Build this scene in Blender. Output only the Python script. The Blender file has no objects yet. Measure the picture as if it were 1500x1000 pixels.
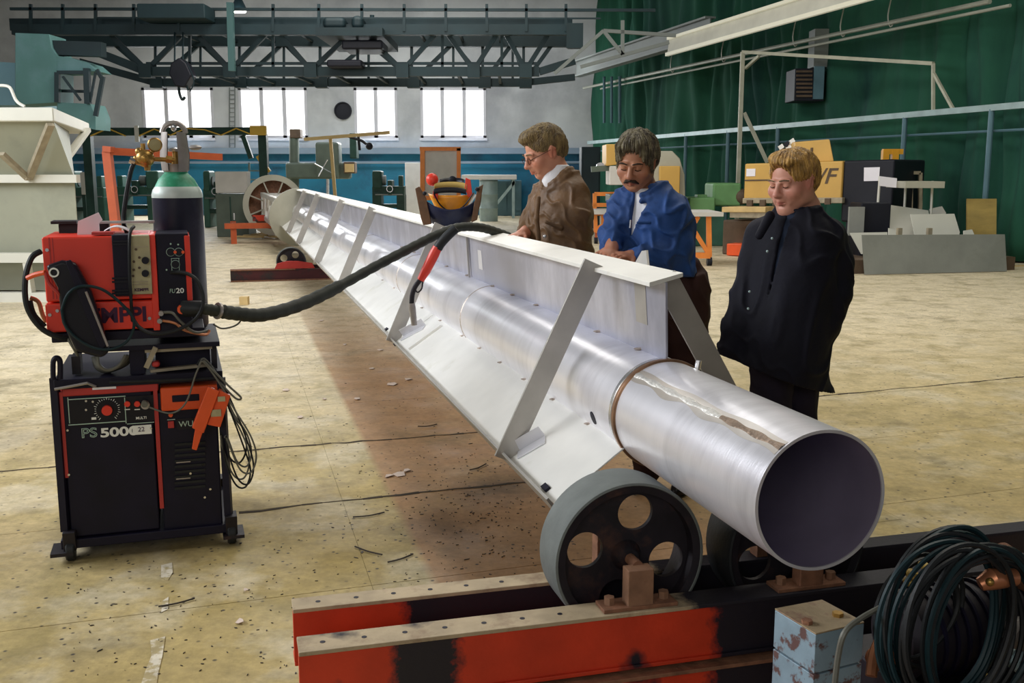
import bpy, bmesh, math, random
import numpy as np
from mathutils import Vector, Matrix
random.seed(7); np.random.seed(7)
scn = bpy.context.scene
COL = scn.collection
# ------------------------------------------------------------------ camera
F_PX = 1500.0; CAM_H = 1.62; PITCH = math.atan(248 / F_PX)
cam_d = bpy.data.cameras.new('camera'); cam = bpy.data.objects.new('camera', cam_d); COL.objects.link(cam)
cam.location = (0, 0, CAM_H); cam.rotation_euler = (math.pi / 2 - PITCH, 0, 0)
cam_d.sensor_width = 36; cam_d.lens = 36; cam_d.clip_start = .05; cam_d.clip_end = 200
scn.camera = cam
# ------------------------------------------------------------------ world and light
w = bpy.data.worlds.new('daylight'); scn.world = w; w.use_nodes = True
bg = w.node_tree.nodes['Background']; bg.inputs[0].default_value = (.93, .96, 1, 1); bg.inputs[1].default_value = 0.30
def area(name, loc, target, sx, sy, power, col):
    d = bpy.data.lights.new(name, 'AREA'); d.shape = 'RECTANGLE'; d.size = sx; d.size_y = sy; d.energy = power; d.color = col
    o = bpy.data.objects.new(name, d); COL.objects.link(o); o.location = loc
    o.rotation_euler = (Vector(target) - Vector(loc)).to_track_quat('-Z', 'Y').to_euler(); return o
area('side_window_light', (-9.5, 5.5, 5.2), (0, 7, .8), 9, 2.6, 1000, (.93, .96, 1))
area('rear_fill_light', (-2.5, -5.5, 4.2), (.8, 4.5, .8), 6, 3.2, 150, (1, .95, .86))  # fill light added behind the camera, no door stands there
area('roof_light_near', (1.5, 7.0, 8.0), (1.5, 7.0, 0), 2.2, 9, 230, (1, .94, .82))
area('roof_light_mid', (-2.5, 19, 8.0), (-2.5, 19, 0), 5, 8, 700, (1, .97, .92))
area('roof_light_far', (-5, 33.5, 6.2), (-6, 38, 1), 14, 2, 330, (.95, .98, 1))
for wx, wn_ in ((-12.9, 2.6), (-9.2, 2.5), (-5.3, 1.6), (-2.3, 2.5)): area('window_light', (wx, 39.2, 3.9), (wx + 1.5, 20, -2), wn_, 1.8, 260, (.95, .98, 1))
area('roof_light_right', (5.6, 12, 8.0), (6.5, 13, 0), 2.5, 12, 330, (1, .95, .84))
vs = scn.view_settings
vs.view_transform = 'Standard'; vs.look = 'None'; vs.gamma = 1; vs.use_curve_mapping = False; vs.exposure = 0.13
# ------------------------------------------------------------------ survey helpers (measured photo point -> metres)
_c, _s = math.cos(PITCH), math.sin(PITCH)
def ray(px, py):
    a = (px - 750) / F_PX; b = (500 - py) / F_PX
    return Vector((a, _c + b * _s, -_s + b * _c))
CAMP = Vector((0, 0, CAM_H))
def P(px, py, D):
    r = ray(px, py); return CAMP + r * (D / r.y)
def G(px, py, z=0.0):
    r = ray(px, py); return CAMP + r * ((z - CAM_H) / r.z)
def hdir(px):
    r = ray(px, 252); r.z = 0; return r.normalized()
Z = Vector((0, 0, 1))
U = hdir(335); V = Vector((U.y, -U.x, 0))
class Frame:                                        # upright working plane: origin, yaw -> a (along), d (behind), z
    def __init__(s, o, e):
        s.o = Vector(o); s.o.z = 0; s.e = Vector(e).normalized(); s.n = Vector((-s.e.y, s.e.x, 0))
    def pt(s, a, d, z): return s.o + s.e * a + s.n * d + Z * z
    def hit(s, px, py, d=0.0):
        r = ray(px, py); o = s.o + s.n * d
        k = (o - CAMP).dot(s.n) / r.dot(s.n); q = CAMP + r * k
        return (q - s.o).dot(s.e), q.z
    def w(s, px, py, d=0.0):
        a, z = s.hit(px, py, d); return s.pt(a, d, z)
# ------------------------------------------------------------------ materials
MAT = {}
def nd(nt, t, **kw):
    n = nt.nodes.new(t)
    for k, v in kw.items(): setattr(n, k, v)
    return n
def mat(name, col, rough=.6, metal=0.0, var=.12, scale=6.0, bump=.0, bscale=40.0, col2=None, thr=(.5, .62), s2=3.0, emit=0.0, stretch=None, spec=.5):
    if name in MAT: return MAT[name]
    m = bpy.data.materials.new(name); m.use_nodes = True; nt = m.node_tree; b = nt.nodes['Principled BSDF']; L = nt.links.new
    tc = nd(nt, 'ShaderNodeTexCoord'); mp = nd(nt, 'ShaderNodeMapping')
    L(tc.outputs['Object'], mp.inputs[0])
    if stretch: mp.inputs['Scale'].default_value = stretch
    n1 = nd(nt, 'ShaderNodeTexNoise'); n1.inputs['Scale'].default_value = scale; n1.inputs['Detail'].default_value = 5; L(mp.outputs[0], n1.inputs[0])
    r1 = nd(nt, 'ShaderNodeMapRange'); r1.inputs[1].default_value = .3; r1.inputs[2].default_value = .7; r1.inputs[3].default_value = 1 - var; r1.inputs[4].default_value = 1 + var; L(n1.outputs[0], r1.inputs[0])
    cc = (*col, 1)
    src = None
    if col2:
        n2 = nd(nt, 'ShaderNodeTexNoise'); n2.inputs['Scale'].default_value = s2; n2.inputs['Detail'].default_value = 6; n2.inputs['Roughness'].default_value = .65; L(mp.outputs[0], n2.inputs[0])
        r2 = nd(nt, 'ShaderNodeMapRange'); r2.inputs[1].default_value = thr[0]; r2.inputs[2].default_value = thr[1]; L(n2.outputs[0], r2.inputs[0])
        mx = nd(nt, 'ShaderNodeMix', data_type='RGBA'); L(r2.outputs[0], mx.inputs[0]); mx.inputs[6].default_value = cc; mx.inputs[7].default_value = (*col2, 1); src = mx.outputs[2]
    mul = nd(nt, 'ShaderNodeVectorMath', operation='SCALE')
    if src: L(src, mul.inputs[0])
    else: mul.inputs[0].default_value = col
    L(r1.outputs[0], mul.inputs['Scale']); L(mul.outputs[0], b.inputs['Base Color'])
    if max(col) < .06 and not metal: spec = min(spec, .28)
    b.inputs['Roughness'].default_value = rough; b.inputs['Metallic'].default_value = metal; b.inputs['Specular IOR Level'].default_value = spec
    if bump:
        n3 = nd(nt, 'ShaderNodeTexNoise'); n3.inputs['Scale'].default_value = bscale; n3.inputs['Detail'].default_value = 4; L(mp.outputs[0], n3.inputs[0])
        bp = nd(nt, 'ShaderNodeBump'); bp.inputs['Strength'].default_value = bump; bp.inputs['Distance'].default_value = .01; L(n3.outputs[0], bp.inputs['Height']); L(bp.outputs[0], b.inputs['Normal'])
    if emit:
        b.inputs['Emission Color'].default_value = cc; b.inputs['Emission Strength'].default_value = emit
    MAT[name] = m; return m
def M(name): return MAT[name]
mat('steel', (.84, .83, .88), .31, .52, .08, 3, .05, 60, (.44, .43, .46), (.50, .78), 1.5, stretch=(.5, 2.4, .5))
mat('steel_plate', (.74, .74, .78), .40, .55, .07, 3, .03, 40, (.60, .60, .66), (.5, .72), 2.5)
mat('steel_white', (.86, .85, .81), .5, .25, .06, 4, .02, 40, (.72, .71, .62), (.58, .75), 3)
mat('steel_bar', (.44, .42, .39), .45, .6, .1, 8, .05, 60)
mat('steel_inside', (.22, .20, .25), .5, .7, .15, 5)
mat('heat_tint', (.30, .17, .10), .4, .7, .3, 20)
mat('weld', (.50, .42, .36), .45, .7, .35, 40, .4, 90)
mat('rubber_tyre', (.13, .145, .14), .75, 0, .15, 12, .1, 60)
mat('black_iron', (.012, .009, .014), .6, .2, .4, 12, .1, 60, (.05, .022, .015), (.58, .72), 6)
mat('red_beam', (.58, .042, .012), .55, 0, .15, 6, .1, 50, (.035, .018, .02), (.54, .60), 3.2)
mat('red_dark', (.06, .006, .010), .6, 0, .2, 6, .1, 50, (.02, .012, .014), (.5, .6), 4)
mat('beam_top', (.42, .33, .21), .7, 0, .2, 10, .15, 60, (.26, .18, .11), (.52, .68), 8)
mat('rust', (.22, .10, .055), .75, 0, .3, 25, .3, 80)
mat('rust_light', (.25, .13, .075), .7, 0, .2, 20, .2, 80)
mat('red_paint', (.78, .045, .022), .38, 0, .06, 4, .02, 40)
mat('red_dull', (.45, .03, .025), .5, 0, .1, 6)
mat('orange_red', (.80, .10, .02), .4, 0, .08, 8)
mat('navy_black', (.005, .004, .016), .55, 0, .3, 8, .05, 60)
mat('black_plastic', (.010, .010, .016), .38, 0, .2, 8)
mat('black_rubber', (.014, .016, .018), .5, 0, .2, 20, .1, 80)
mat('hose_rubber', (.030, .034, .028), .6, 0, .25, 14, .15, 60)
mat('cable_grey', (.12, .12, .10), .5, 0, .2, 14)
mat('cable_teal', (.005, .022, .028), .5, 0, .2, 14)
mat('beige_panel', (.42, .38, .22), .5, 0, .1, 14, 0, 40, (.30, .26, .15), (.55, .7), 9)
mat('tan_iron', (.36, .31, .22), .6, .2, .15, 12)
mat('white_paper', (.82, .80, .86), .7, 0, .03, 5)
mat('white_paint', (.80, .80, .78), .6, 0, .05, 5)
mat('label_white', (.85, .87, .84), .6, 0, .02, 5)
mat('label_green', (.42, .58, .50), .6, 0, .02, 5)
mat('letter_navy', (.05, .012, .045), .5, 0, .1, 5)
mat('brass', (.42, .25, .07), .35, .8, .2, 20)
mat('chrome', (.7, .7, .72), .25, .9, .1, 10)
mat('gauge_face', (.35, .30, .14), .35, .1, .1, 10)
mat('cylinder_black', (.012, .012, .026), .33, 0, .25, 6, .05, 40, (.03, .035, .05), (.55, .7), 5)
mat('cylinder_green', (.02, .26, .13), .5, 0, .12, 12, .05, 60, (.06, .40, .25), (.5, .65), 9)
mat('cylinder_grey', (.52, .60, .56), .42, .1, .12, 10)
mat('cap_steel', (.36, .33, .31), .45, .6, .15, 14)
mat('galv_panel', (.44, .43, .35), .6, .15, .10, 1.6, .05, 30, (.36, .35, .28), (.5, .7), 1.2)
mat('sheet_grey', (.30, .31, .29), .55, .3, .10, 3, .05, 30, (.25, .26, .24), (.5, .62), 1.5)
mat('hopper', (.31, .315, .235), .6, .1, .10, 1.0, .03, 20, (.25, .26, .20), (.5, .65), .9)
mat('hopper_rim', (.66, .65, .57), .6, .1, .05, 2)
mat('cab_teal', (.10, .24, .23), .6, .1, .12, 1.5, .05, 20, (.15, .28, .31), (.48, .65), .7)
mat('cab_blue', (.20, .38, .46), .6, 0, .1, 1.5)
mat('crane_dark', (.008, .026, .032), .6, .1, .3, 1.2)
mat('crane_post', (.06, .14, .14), .6, .1, .1, 1.2)
mat('far_white', (.54, .555, .56), .85, 0, .14, .8, .1, 8, (.34, .35, .37), (.46, .66), .22)
mat('far_blue', (.010, .17, .30), .7, 0, .25, .9, .05, 8, (.015, .08, .16), (.5, .66), .5)
mat('duct_blue', (.22, .30, .40), .6, 0, .1, 1)
mat('window_frame', (.60, .60, .64), .6, 0, .05, 2)
mat('window_glow', (1, 1, 1), .5, 0, 0, 1, emit=1.5)
mat('lamp_glow', (1, .98, .9), .5, 0, 0, 1, emit=4)
mat('ceiling', (.13, .15, .17), .85, 0, .1, .6)
mat('yellow_gantry', (.66, .42, .05), .55, 0, .1, 3)
mat('dark_green', (.020, .055, .042), .5, 0, .3, 3)
mat('machine_green', (.035, .12, .085), .5, 0, .2, 3)
mat('pale_green', (.15, .33, .13), .55, 0, .12, 4)
mat('olive_grey', (.085, .11, .085), .55, 0, .15, 3)
mat('orange_frame', (.78, .24, .04), .5, 0, .12, 5)
mat('orange_trestle', (.48, .09, .025), .55, 0, .12, 6)
mat('pale_board', (.58, .56, .52), .7, 0, .08, 3)
mat('timber', (.60, .43, .19), .7, 0, .12, 5, .05, 40)
mat('plywood', (.42, .30, .09), .6, 0, .15, 1.2, .03, 40, (.30, .22, .07), (.45, .7), 1.4, stretch=(1, 1, 3))
mat('machine_yellow', (.60, .36, .085), .5, 0, .08, 2, 0, 20)
mat('machine_black', (.010, .011, .018), .5, 0, .2, 2)
mat('mast_yellow', (.72, .34, .02), .5, 0, .1, 3)
mat('post_blue', (.085, .17, .21), .55, .1, .1, 3)
mat('rail_pale', (.30, .40, .40), .5, .2, .15, 4)
mat('scaffold', (.42, .42, .33), .6, .1, .12, 5)
mat('wood_dark', (.10, .065, .04), .7, 0, .2, 6)
mat('sheet_white', (.70, .69, .62), .5, .1, .05, 2)
mat('fixture_white', (.62, .61, .52), .6, 0, .08, 2)
mat('runway_beam', (.17, .19, .18), .6, .1, .12, 1)
mat('pipe_pale', (.30, .31, .26), .5, .2, .1, 2)
mat('brown_jacket', (.135, .068, .024), .60, 0, .25, 6, .35, 40, (.085, .042, .016), (.5, .7), 7)
mat('blue_jacket', (.010, .055, .21), .75, 0, .22, 8, .3, 30, (.006, .032, .12), (.5, .7), 7)
mat('navy_coat', (.003, .003, .009), .8, 0, .25, 8, .3, 30)
mat('navy_shirt', (.010, .018, .040), .8, 0, .2, 8)
mat('trousers_brown', (.040, .016, .014), .8, 0, .2, 8, .2, 30)
mat('trousers_dark', (.010, .007, .018), .8, 0, .2, 8, .2, 30)
mat('shoe_black', (.012, .010, .010), .4, 0, .1, 8)
mat('shirt_white', (.80, .80, .84), .8, 0, .04, 8, .2, 30)
mat('shirt_light', (.70, .66, .70), .8, 0, .06, 8)
mat('hair_brown', (.21, .145, .055), .55, 0, .45, 60, .8, 160, (.10, .06, .025), (.45, .62), 50, stretch=(1, 1, .25))
mat('hair_grey', (.17, .145, .085), .55, 0, .5, 50, .8, 140, (.06, .045, .03), (.45, .6), 40, stretch=(1, 1, .35))
mat('hair_blond', (.42, .235, .055), .5, 0, .4, 60, .8, 150, (.20, .10, .03), (.48, .64), 50, stretch=(1, 1, .3))
mat('hair_dark', (.030, .018, .010), .6, 0, .3, 60, .5, 150)
mat('eye_dark', (.02, .012, .01), .3, 0, 0, 5)
mat('leather', (.12, .055, .022), .55, 0, .25, 14, .2, 60)
mat('visor_orange', (.85, .32, .02), .25, 0, .15, 12)
mat('helmet_navy', (.014, .018, .050), .32, 0, .2, 10)
mat('yellow_band', (.55, .38, .10), .6, 0, .1, 8)
mat('copper', (.50, .20, .10), .35, .6, .2, 14)
mat('bluegrey_block', (.24, .34, .41), .5, .1, .12, 14, .1, 60, (.13, .075, .07), (.54, .6), 16)
mat('block_top', (.36, .27, .16), .6, .1, .2, 14, .15, 60, (.22, .13, .09), (.5, .62), 14)
mat('swarf', (.04, .03, .025), .6, .2, .3, 10)
mat('scrap_pale', (.62, .50, .42), .7, 0, .1, 10)
# curtain: dark green tarpaulin
mat('curtain', (.024, .105, .064), .88, 0, .35, .9, .25, 6, (.010, .038, .032), (.45, .68), .45, stretch=(1, 1, .35), spec=.15)
def skin_mat(name, col, red):
    m = bpy.data.materials.new(name); m.use_nodes = True; nt = m.node_tree; b = nt.nodes['Principled BSDF']; L = nt.links.new
    at = nd(nt, 'ShaderNodeAttribute', attribute_name='tone')
    mx = nd(nt, 'ShaderNodeMix', data_type='RGBA'); mx.inputs[6].default_value = (*col, 1); mx.inputs[7].default_value = (*red, 1); L(at.outputs['Fac'], mx.inputs[0])
    L(mx.outputs[2], b.inputs['Base Color']); b.inputs['Roughness'].default_value = .5
    b.inputs['Subsurface Weight'].default_value = 0.0
    MAT[name] = m
skin_mat('skin_ruddy', (.62, .30, .19), (.50, .11, .06))
skin_mat('skin_tan', (.44, .20, .11), (.34, .08, .05))
skin_mat('skin_pink', (.60, .29, .20), (.48, .12, .09))
# concrete floor: beige to olive, oily specks and a reddish brown lane under the pipe
def floor_mat():
    m = bpy.data.materials.new('concrete'); m.use_nodes = True; nt = m.node_tree; b = nt.nodes['Principled BSDF']; L = nt.links.new
    ge = nd(nt, 'ShaderNodeNewGeometry')
    def noise(sc, det=6, ro=.6):
        n = nd(nt, 'ShaderNodeTexNoise'); n.inputs['Scale'].default_value = sc; n.inputs['Detail'].default_value = det; n.inputs['Roughness'].default_value = ro; L(ge.outputs['Position'], n.inputs[0]); return n.outputs[0]
    def rng(x, a, bb, c=0, d=1):
        r = nd(nt, 'ShaderNodeMapRange'); L(x, r.inputs[0])
        for i, v in enumerate((a, bb, c, d)): r.inputs[i + 1].default_value = v
        return r.outputs[0]
    def mix(f, a, c, bl='MIX'):
        x = nd(nt, 'ShaderNodeMix', data_type='RGBA', blend_type=bl)
        if isinstance(f, float): x.inputs[0].default_value = f
        else: L(f, x.inputs[0])
        for i, q in ((6, a), (7, c)):
            if isinstance(q, tuple): x.inputs[i].default_value = (*q, 1)
            else: L(q, x.inputs[i])
        return x.outputs[2]
    def mth(op, a, c=None):
        x = nd(nt, 'ShaderNodeMath', operation=op)
        for i, q in enumerate((a, c)):
            if q is None: continue
            if isinstance(q, (int, float)): x.inputs[i].default_value = q
            else: L(q, x.inputs[i])
        return x.outputs[0]
    def dot(vx):
        x = nd(nt, 'ShaderNodeVectorMath', operation='DOT_PRODUCT'); L(ge.outputs['Position'], x.inputs[0]); x.inputs[1].default_value = vx; return x.outputs['Value']
    v = dot(tuple(V)); u = dot(tuple(U))
    base = mix(rng(noise(.55), .35, .65), (.36, .265, .085), (.56, .44, .21))
    base = mix(mth('MULTIPLY', rng(noise(1.7, 7, .6), .50, .62), .6), base, (.62, .55, .40))
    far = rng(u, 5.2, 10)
    base = mix(far, base, (.68, .585, .41))  # far slabs paler: glare from the windows mixed into the colour
    base = mix(mth('MULTIPLY', rng(noise(3.1, 7, .7), .48, .66), .55), base, (.24, .19, .06))
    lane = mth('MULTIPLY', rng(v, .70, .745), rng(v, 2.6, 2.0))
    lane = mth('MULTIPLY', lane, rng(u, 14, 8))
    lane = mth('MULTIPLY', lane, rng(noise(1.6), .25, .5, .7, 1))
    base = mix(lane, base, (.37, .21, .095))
    def spot(c, r):
        x = nd(nt, 'ShaderNodeVectorMath', operation='DISTANCE'); L(ge.outputs['Position'], x.inputs[0]); x.inputs[1].default_value = c; return rng(mth('ADD', x.outputs['Value'], mth('MULTIPLY', noise(3.5, 6, .7), r * .9)), r * 1.35, r * .55)
    for c_, r_, k_ in ((G(735, 712), .42, .8), (G(640, 775), .35, .45), (G(470, 420), 1.6, .35), (G(215, 790), .55, .45), (G(560, 418), 1.5, .4), (G(30, 640), .9, .3), (G(430, 730), .5, .3)):
        base = mix(mth('MULTIPLY', spot(tuple(c_), r_), k_), base, (.10, .06, .03))
    fine = rng(noise(26, 8, .7), .3, .7, .82, 1.16)
    fine2 = rng(noise(7, 8, .75), .3, .7, .78, 1.18)
    fine = mth('MULTIPLY', fine, fine2)
    sc = nd(nt, 'ShaderNodeVectorMath', operation='SCALE'); L(base, sc.inputs[0]); L(fine, sc.inputs['Scale'])
    oil = mth('MULTIPLY', rng(noise(1.1, 7, .7), .56, .70), .62)
    c = mix(oil, sc.outputs[0], (.12, .095, .04))
    sp = nd(nt, 'ShaderNodeTexVoronoi'); sp.inputs['Scale'].default_value = 17; L(ge.outputs['Position'], sp.inputs[0])
    spk = mth('MULTIPLY', rng(sp.outputs['Distance'], .17, .08), rng(noise(.9), .40, .52))
    c = mix(spk, c, (.05, .04, .03))
    L(c, b.inputs['Base Color']); b.inputs['Roughness'].default_value = .62
    L(rng(noise(2.0), .3, .7, .5, .85), b.inputs['Roughness'])
    bp = nd(nt, 'ShaderNodeBump'); bp.inputs['Strength'].default_value = .25; bp.inputs['Distance'].default_value = .006; L(noise(30, 6), bp.inputs['Height']); L(bp.outputs[0], b.inputs['Normal'])
    MAT['concrete'] = m
floor_mat()
mat('floor_paint', (.66, .60, .48), .7, 0, .15, 20, .1, 40, (.40, .32, .16), (.5, .6), 14)
mat('crack_dark', (.045, .032, .02), .9, 0, .2, 8)
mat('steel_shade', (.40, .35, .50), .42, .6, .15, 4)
mat('weld_bright', (.74, .72, .68), .35, .5, .15, 30, .5, 90)
mat('seam_brown', (.24, .17, .12), .4, .5, .25, 30, .4, 90)
mat('fixture_lit', (.60, .58, .46), .6, 0, .05, 2, emit=.35)
mat('joint_dirt', (.14, .10, .055), .9, 0, .2, 8)
# ------------------------------------------------------------------ mesh builder
class MB:
    def __init__(s): s.v = []; s.f = []
    def add(s, vs_, fs_):
        k = len(s.v); s.v += [Vector(q) for q in vs_]; s.f += [tuple(i + k for i in f) for f in fs_]; return s
    def hexa(s, p):                                   # 4 bottom corners then 4 top corners
        return s.add(p, [(3, 2, 1, 0), (4, 5, 6, 7), (0, 1, 5, 4), (1, 2, 6, 5), (2, 3, 7, 6), (3, 0, 4, 7)])
    def box(s, c, sx, sy, sz, e=Vector((1, 0, 0)), up=Z):
        c = Vector(c); e = Vector(e).normalized(); n = Vector(up).cross(e).normalized(); up = e.cross(n)
        q = []
        for k in (-1, 1):
            for i, j in ((-1, -1), (1, -1), (1, 1), (-1, 1)): q.append(c + e * i * sx / 2 + n * j * sy / 2 + up * k * sz / 2)
        return s.hexa(q)
    def beam(s, p0, p1, wd, ht, up=Z):
        p0 = Vector(p0); p1 = Vector(p1); d = p1 - p0
        if abs(d.normalized().dot(Vector(up).normalized())) > .98: up = Vector((1, 0, 0)) if abs(d.normalized().x) < .9 else Vector((0, 1, 0))
        n = Vector(up).cross(d).normalized(); u2 = d.cross(n).normalized()
        q = []
        for pp in (p0, p1):
            for i, j in ((-1, -1), (1, -1), (1, 1), (-1, 1)): q.append(pp + n * i * wd / 2 + u2 * j * ht / 2)
        return s.hexa(q)
    def fbox(s, fr, a0, a1, d0, d1, z0, z1):
        return s.hexa([fr.pt(a0, d0, z0), fr.pt(a1, d0, z0), fr.pt(a1, d1, z0), fr.pt(a0, d1, z0), fr.pt(a0, d0, z1), fr.pt(a1, d0, z1), fr.pt(a1, d1, z1), fr.pt(a0, d1, z1)])
    def pbox(s, fr, x0, y0, x1, y1, d0, d1):
        if y1 is None:
            a0, zt = fr.hit(x0, y0, d0); a1, _ = fr.hit(x1, y0, d0); return s.fbox(fr, a0, a1, d0, d1, 0, zt)
        return s.pbox_(fr, x0, y0, x1, y1, d0, d1)
    def pbox_(s, fr, x0, y0, x1, y1, d0, d1):          # box whose front face spans two surveyed corners
        a0, zt = fr.hit(x0, y0, d0); a1, zb = fr.hit(x1, y1, d0)
        # keep it upright: take mid readings
        a0b, _ = fr.hit(x0, y1, d0); a1b, _ = fr.hit(x1, y0, d0)
        _, zt2 = fr.hit(x1, y0, d0); _, zb2 = fr.hit(x0, y1, d0)
        return s.fbox(fr, (a0 + a0b) / 2, (a1 + a1b) / 2, d0, d1, (zb + zb2) / 2, (zt + zt2) / 2)
    def tube(s, pts, r, seg=8, closed=False, cap=True):
        pts = [Vector(q) for q in pts]; n = len(pts); k0 = len(s.v)
        rs = r if isinstance(r, (list, tuple)) else [r] * n
        prev = None
        for i, q in enumerate(pts):
            if closed: t = pts[(i + 1) % n] - pts[i - 1]
            else: t = pts[min(i + 1, n - 1)] - pts[max(i - 1, 0)]
            t.normalize()
            if prev is None:
                a = Vector((0, 0, 1)) if abs(t.z) < .9 else Vector((1, 0, 0)); nn = a.cross(t).normalized()
            else:
                nn = (prev - t * prev.dot(t)).normalized()
            prev = nn; b2 = t.cross(nn)
            for j in range(seg):
                a = 2 * math.pi * j / seg; s.v.append(q + (nn * math.cos(a) + b2 * math.sin(a)) * rs[i])
        for i in range(n if closed else n - 1):
            for j in range(seg):
                a = k0 + i * seg + j; b_ = k0 + i * seg + (j + 1) % seg; i2 = (i + 1) % n
                s.f.append((a, b_, k0 + i2 * seg + (j + 1) % seg, k0 + i2 * seg + j))
        if cap and not closed:
            s.f.append(tuple(k0 + j for j in reversed(range(seg)))); s.f.append(tuple(k0 + (n - 1) * seg + j for j in range(seg)))
        return s
    def cyl(s, p0, p1, r0, r1=None, seg=20, cap=True): return s.tube([p0, p1], [r0, r0 if r1 is None else r1], seg, cap=cap)
    def lathe(s, o, ax, prof, seg=32, closed=False, a0=0, a1=2 * math.pi):   # prof: (r, h) ; ax: axis direction
        o = Vector(o); ax = Vector(ax).normalized(); x = (Z if abs(ax.z) < .9 else Vector((1, 0, 0))).cross(ax).normalized(); y = ax.cross(x)
        full = abs(a1 - a0 - 2 * math.pi) < 1e-6; ns = seg if full else seg + 1; k0 = len(s.v)
        for r, h in prof:
            for j in range(ns):
                a = a0 + (a1 - a0) * j / seg; s.v.append(o + ax * h + (x * math.cos(a) + y * math.sin(a)) * r)
        m_ = len(prof)
        for i in range(m_ if closed else m_ - 1):
            i2 = (i + 1) % m_
            for j in range(seg):
                j2 = (j + 1) % ns
                s.f.append((k0 + i * ns + j, k0 + i * ns + j2, k0 + i2 * ns + j2, k0 + i2 * ns + j))
        return s
    def prism(s, poly, ext):
        n = len(poly); ext = Vector(ext); k = len(s.v)
        s.v += [Vector(q) for q in poly] + [Vector(q) + ext for q in poly]
        s.f.append(tuple(k + i for i in reversed(range(n)))); s.f.append(tuple(k + n + i for i in range(n)))
        for i in range(n): s.f.append((k + i, k + (i + 1) % n, k + n + (i + 1) % n, k + n + i))
        return s
    def ball(s, c, rx, ry=None, rz=None, seg=14, rings=9):
        ry = ry or rx; rz = rz or rx; c = Vector(c); k = len(s.v); s.v.append(c + Vector((0, 0, -rz)))
        for i in range(1, rings):
            t = math.pi * i / rings
            for j in range(seg):
                a = 2 * math.pi * j / seg; s.v.append(c + Vector((rx * math.sin(t) * math.cos(a), ry * math.sin(t) * math.sin(a), -rz * math.cos(t))))
        s.v.append(c + Vector((0, 0, rz))); last = len(s.v) - 1
        for j in range(seg): s.f.append((k, k + 1 + (j + 1) % seg, k + 1 + j)); s.f.append((last, last - seg + j, last - seg + (j + 1) % seg))
        for i in range(rings - 2):
            for j in range(seg):
                a = k + 1 + i * seg + j; b_ = k + 1 + i * seg + (j + 1) % seg; s.f.append((a, b_, b_ + seg, a + seg))
        return s
    def build(s, name, m, parent=None, bevel=0.0, sharp=35):
        me = bpy.data.meshes.new(name); off = ORG.get(parent.name, Vector()) if parent else (sum(s.v, Vector()) / max(1, len(s.v)))
        if not parent: off = Vector((off.x, off.y, min(q.z for q in s.v)))
        me.from_pydata([q - off for q in s.v], [], s.f)
        bm = bmesh.new(); bm.from_mesh(me); bmesh.ops.recalc_face_normals(bm, faces=bm.faces); bm.to_mesh(me); bm.free()
        me.polygons.foreach_set('use_smooth', [True] * len(me.polygons)); me.set_sharp_from_angle(angle=math.radians(sharp))
        me.materials.append(MAT[m] if isinstance(m, str) else m)
        o = bpy.data.objects.new(name, me); COL.objects.link(o)
        if parent: o.parent = parent; ORG[o.name] = off
        else: o.location = off; ORG[o.name] = off
        if bevel:
            b = o.modifiers.new('bevel', 'BEVEL'); b.width = bevel; b.segments = 2; b.limit_method = 'ANGLE'; b.harden_normals = True
        return o
ORG = {}
def tag(o, label=None, cat=None, group=None, kind=None):
    if label: o['label'] = label
    if cat: o['category'] = cat
    if group: o['group'] = group
    if kind: o['kind'] = kind
    return o
def thing(name, label, cat, loc, group=None):
    o = bpy.data.objects.new(name, None); o.empty_display_size = .1; COL.objects.link(o); o.location = Vector(loc); ORG[o.name] = Vector(loc)
    return tag(o, label, cat, group)
def struct(o): o['kind'] = 'structure'; return o
def bx(name, m, parent, fr, a0, a1, d0, d1, z0, z1, bevel=0): return MB().fbox(fr, a0, a1, d0, d1, z0, z1).build(name, m, parent, bevel)
def pb(name, m, parent, fr, x0, y0, x1, y1, d0, d1, bevel=0): return MB().pbox(fr, x0, y0, x1, y1, d0, d1).build(name, m, parent, bevel)
def bar(name, m, parent, p0, p1, wd, ht=None, up=Z, bevel=0): return MB().beam(p0, p1, wd, ht or wd, up).build(name, m, parent, bevel)
def tb(name, m, parent, pts, r, seg=10, closed=False): return MB().tube(pts, r, seg, closed).build(name, m, parent)
def spline(pts, n=8, closed=False):
    pts = [Vector(q) for q in pts]; out = []; N = len(pts)
    for i in range(N if closed else N - 1):
        if closed: a, b, c, d = pts[i - 1], pts[i], pts[(i + 1) % N], pts[(i + 2) % N]
        else: a, b, c, d = pts[max(i - 1, 0)], pts[i], pts[i + 1], pts[min(i + 2, N - 1)]
        for k in range(n):
            t = k / n; out.append(.5 * ((2 * b) + (c - a) * t + (2 * a - 5 * b + 4 * c - d) * t * t + (3 * b - a - 3 * c + d) * t ** 3))
    if not closed: out.append(pts[-1])
    return out
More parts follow.
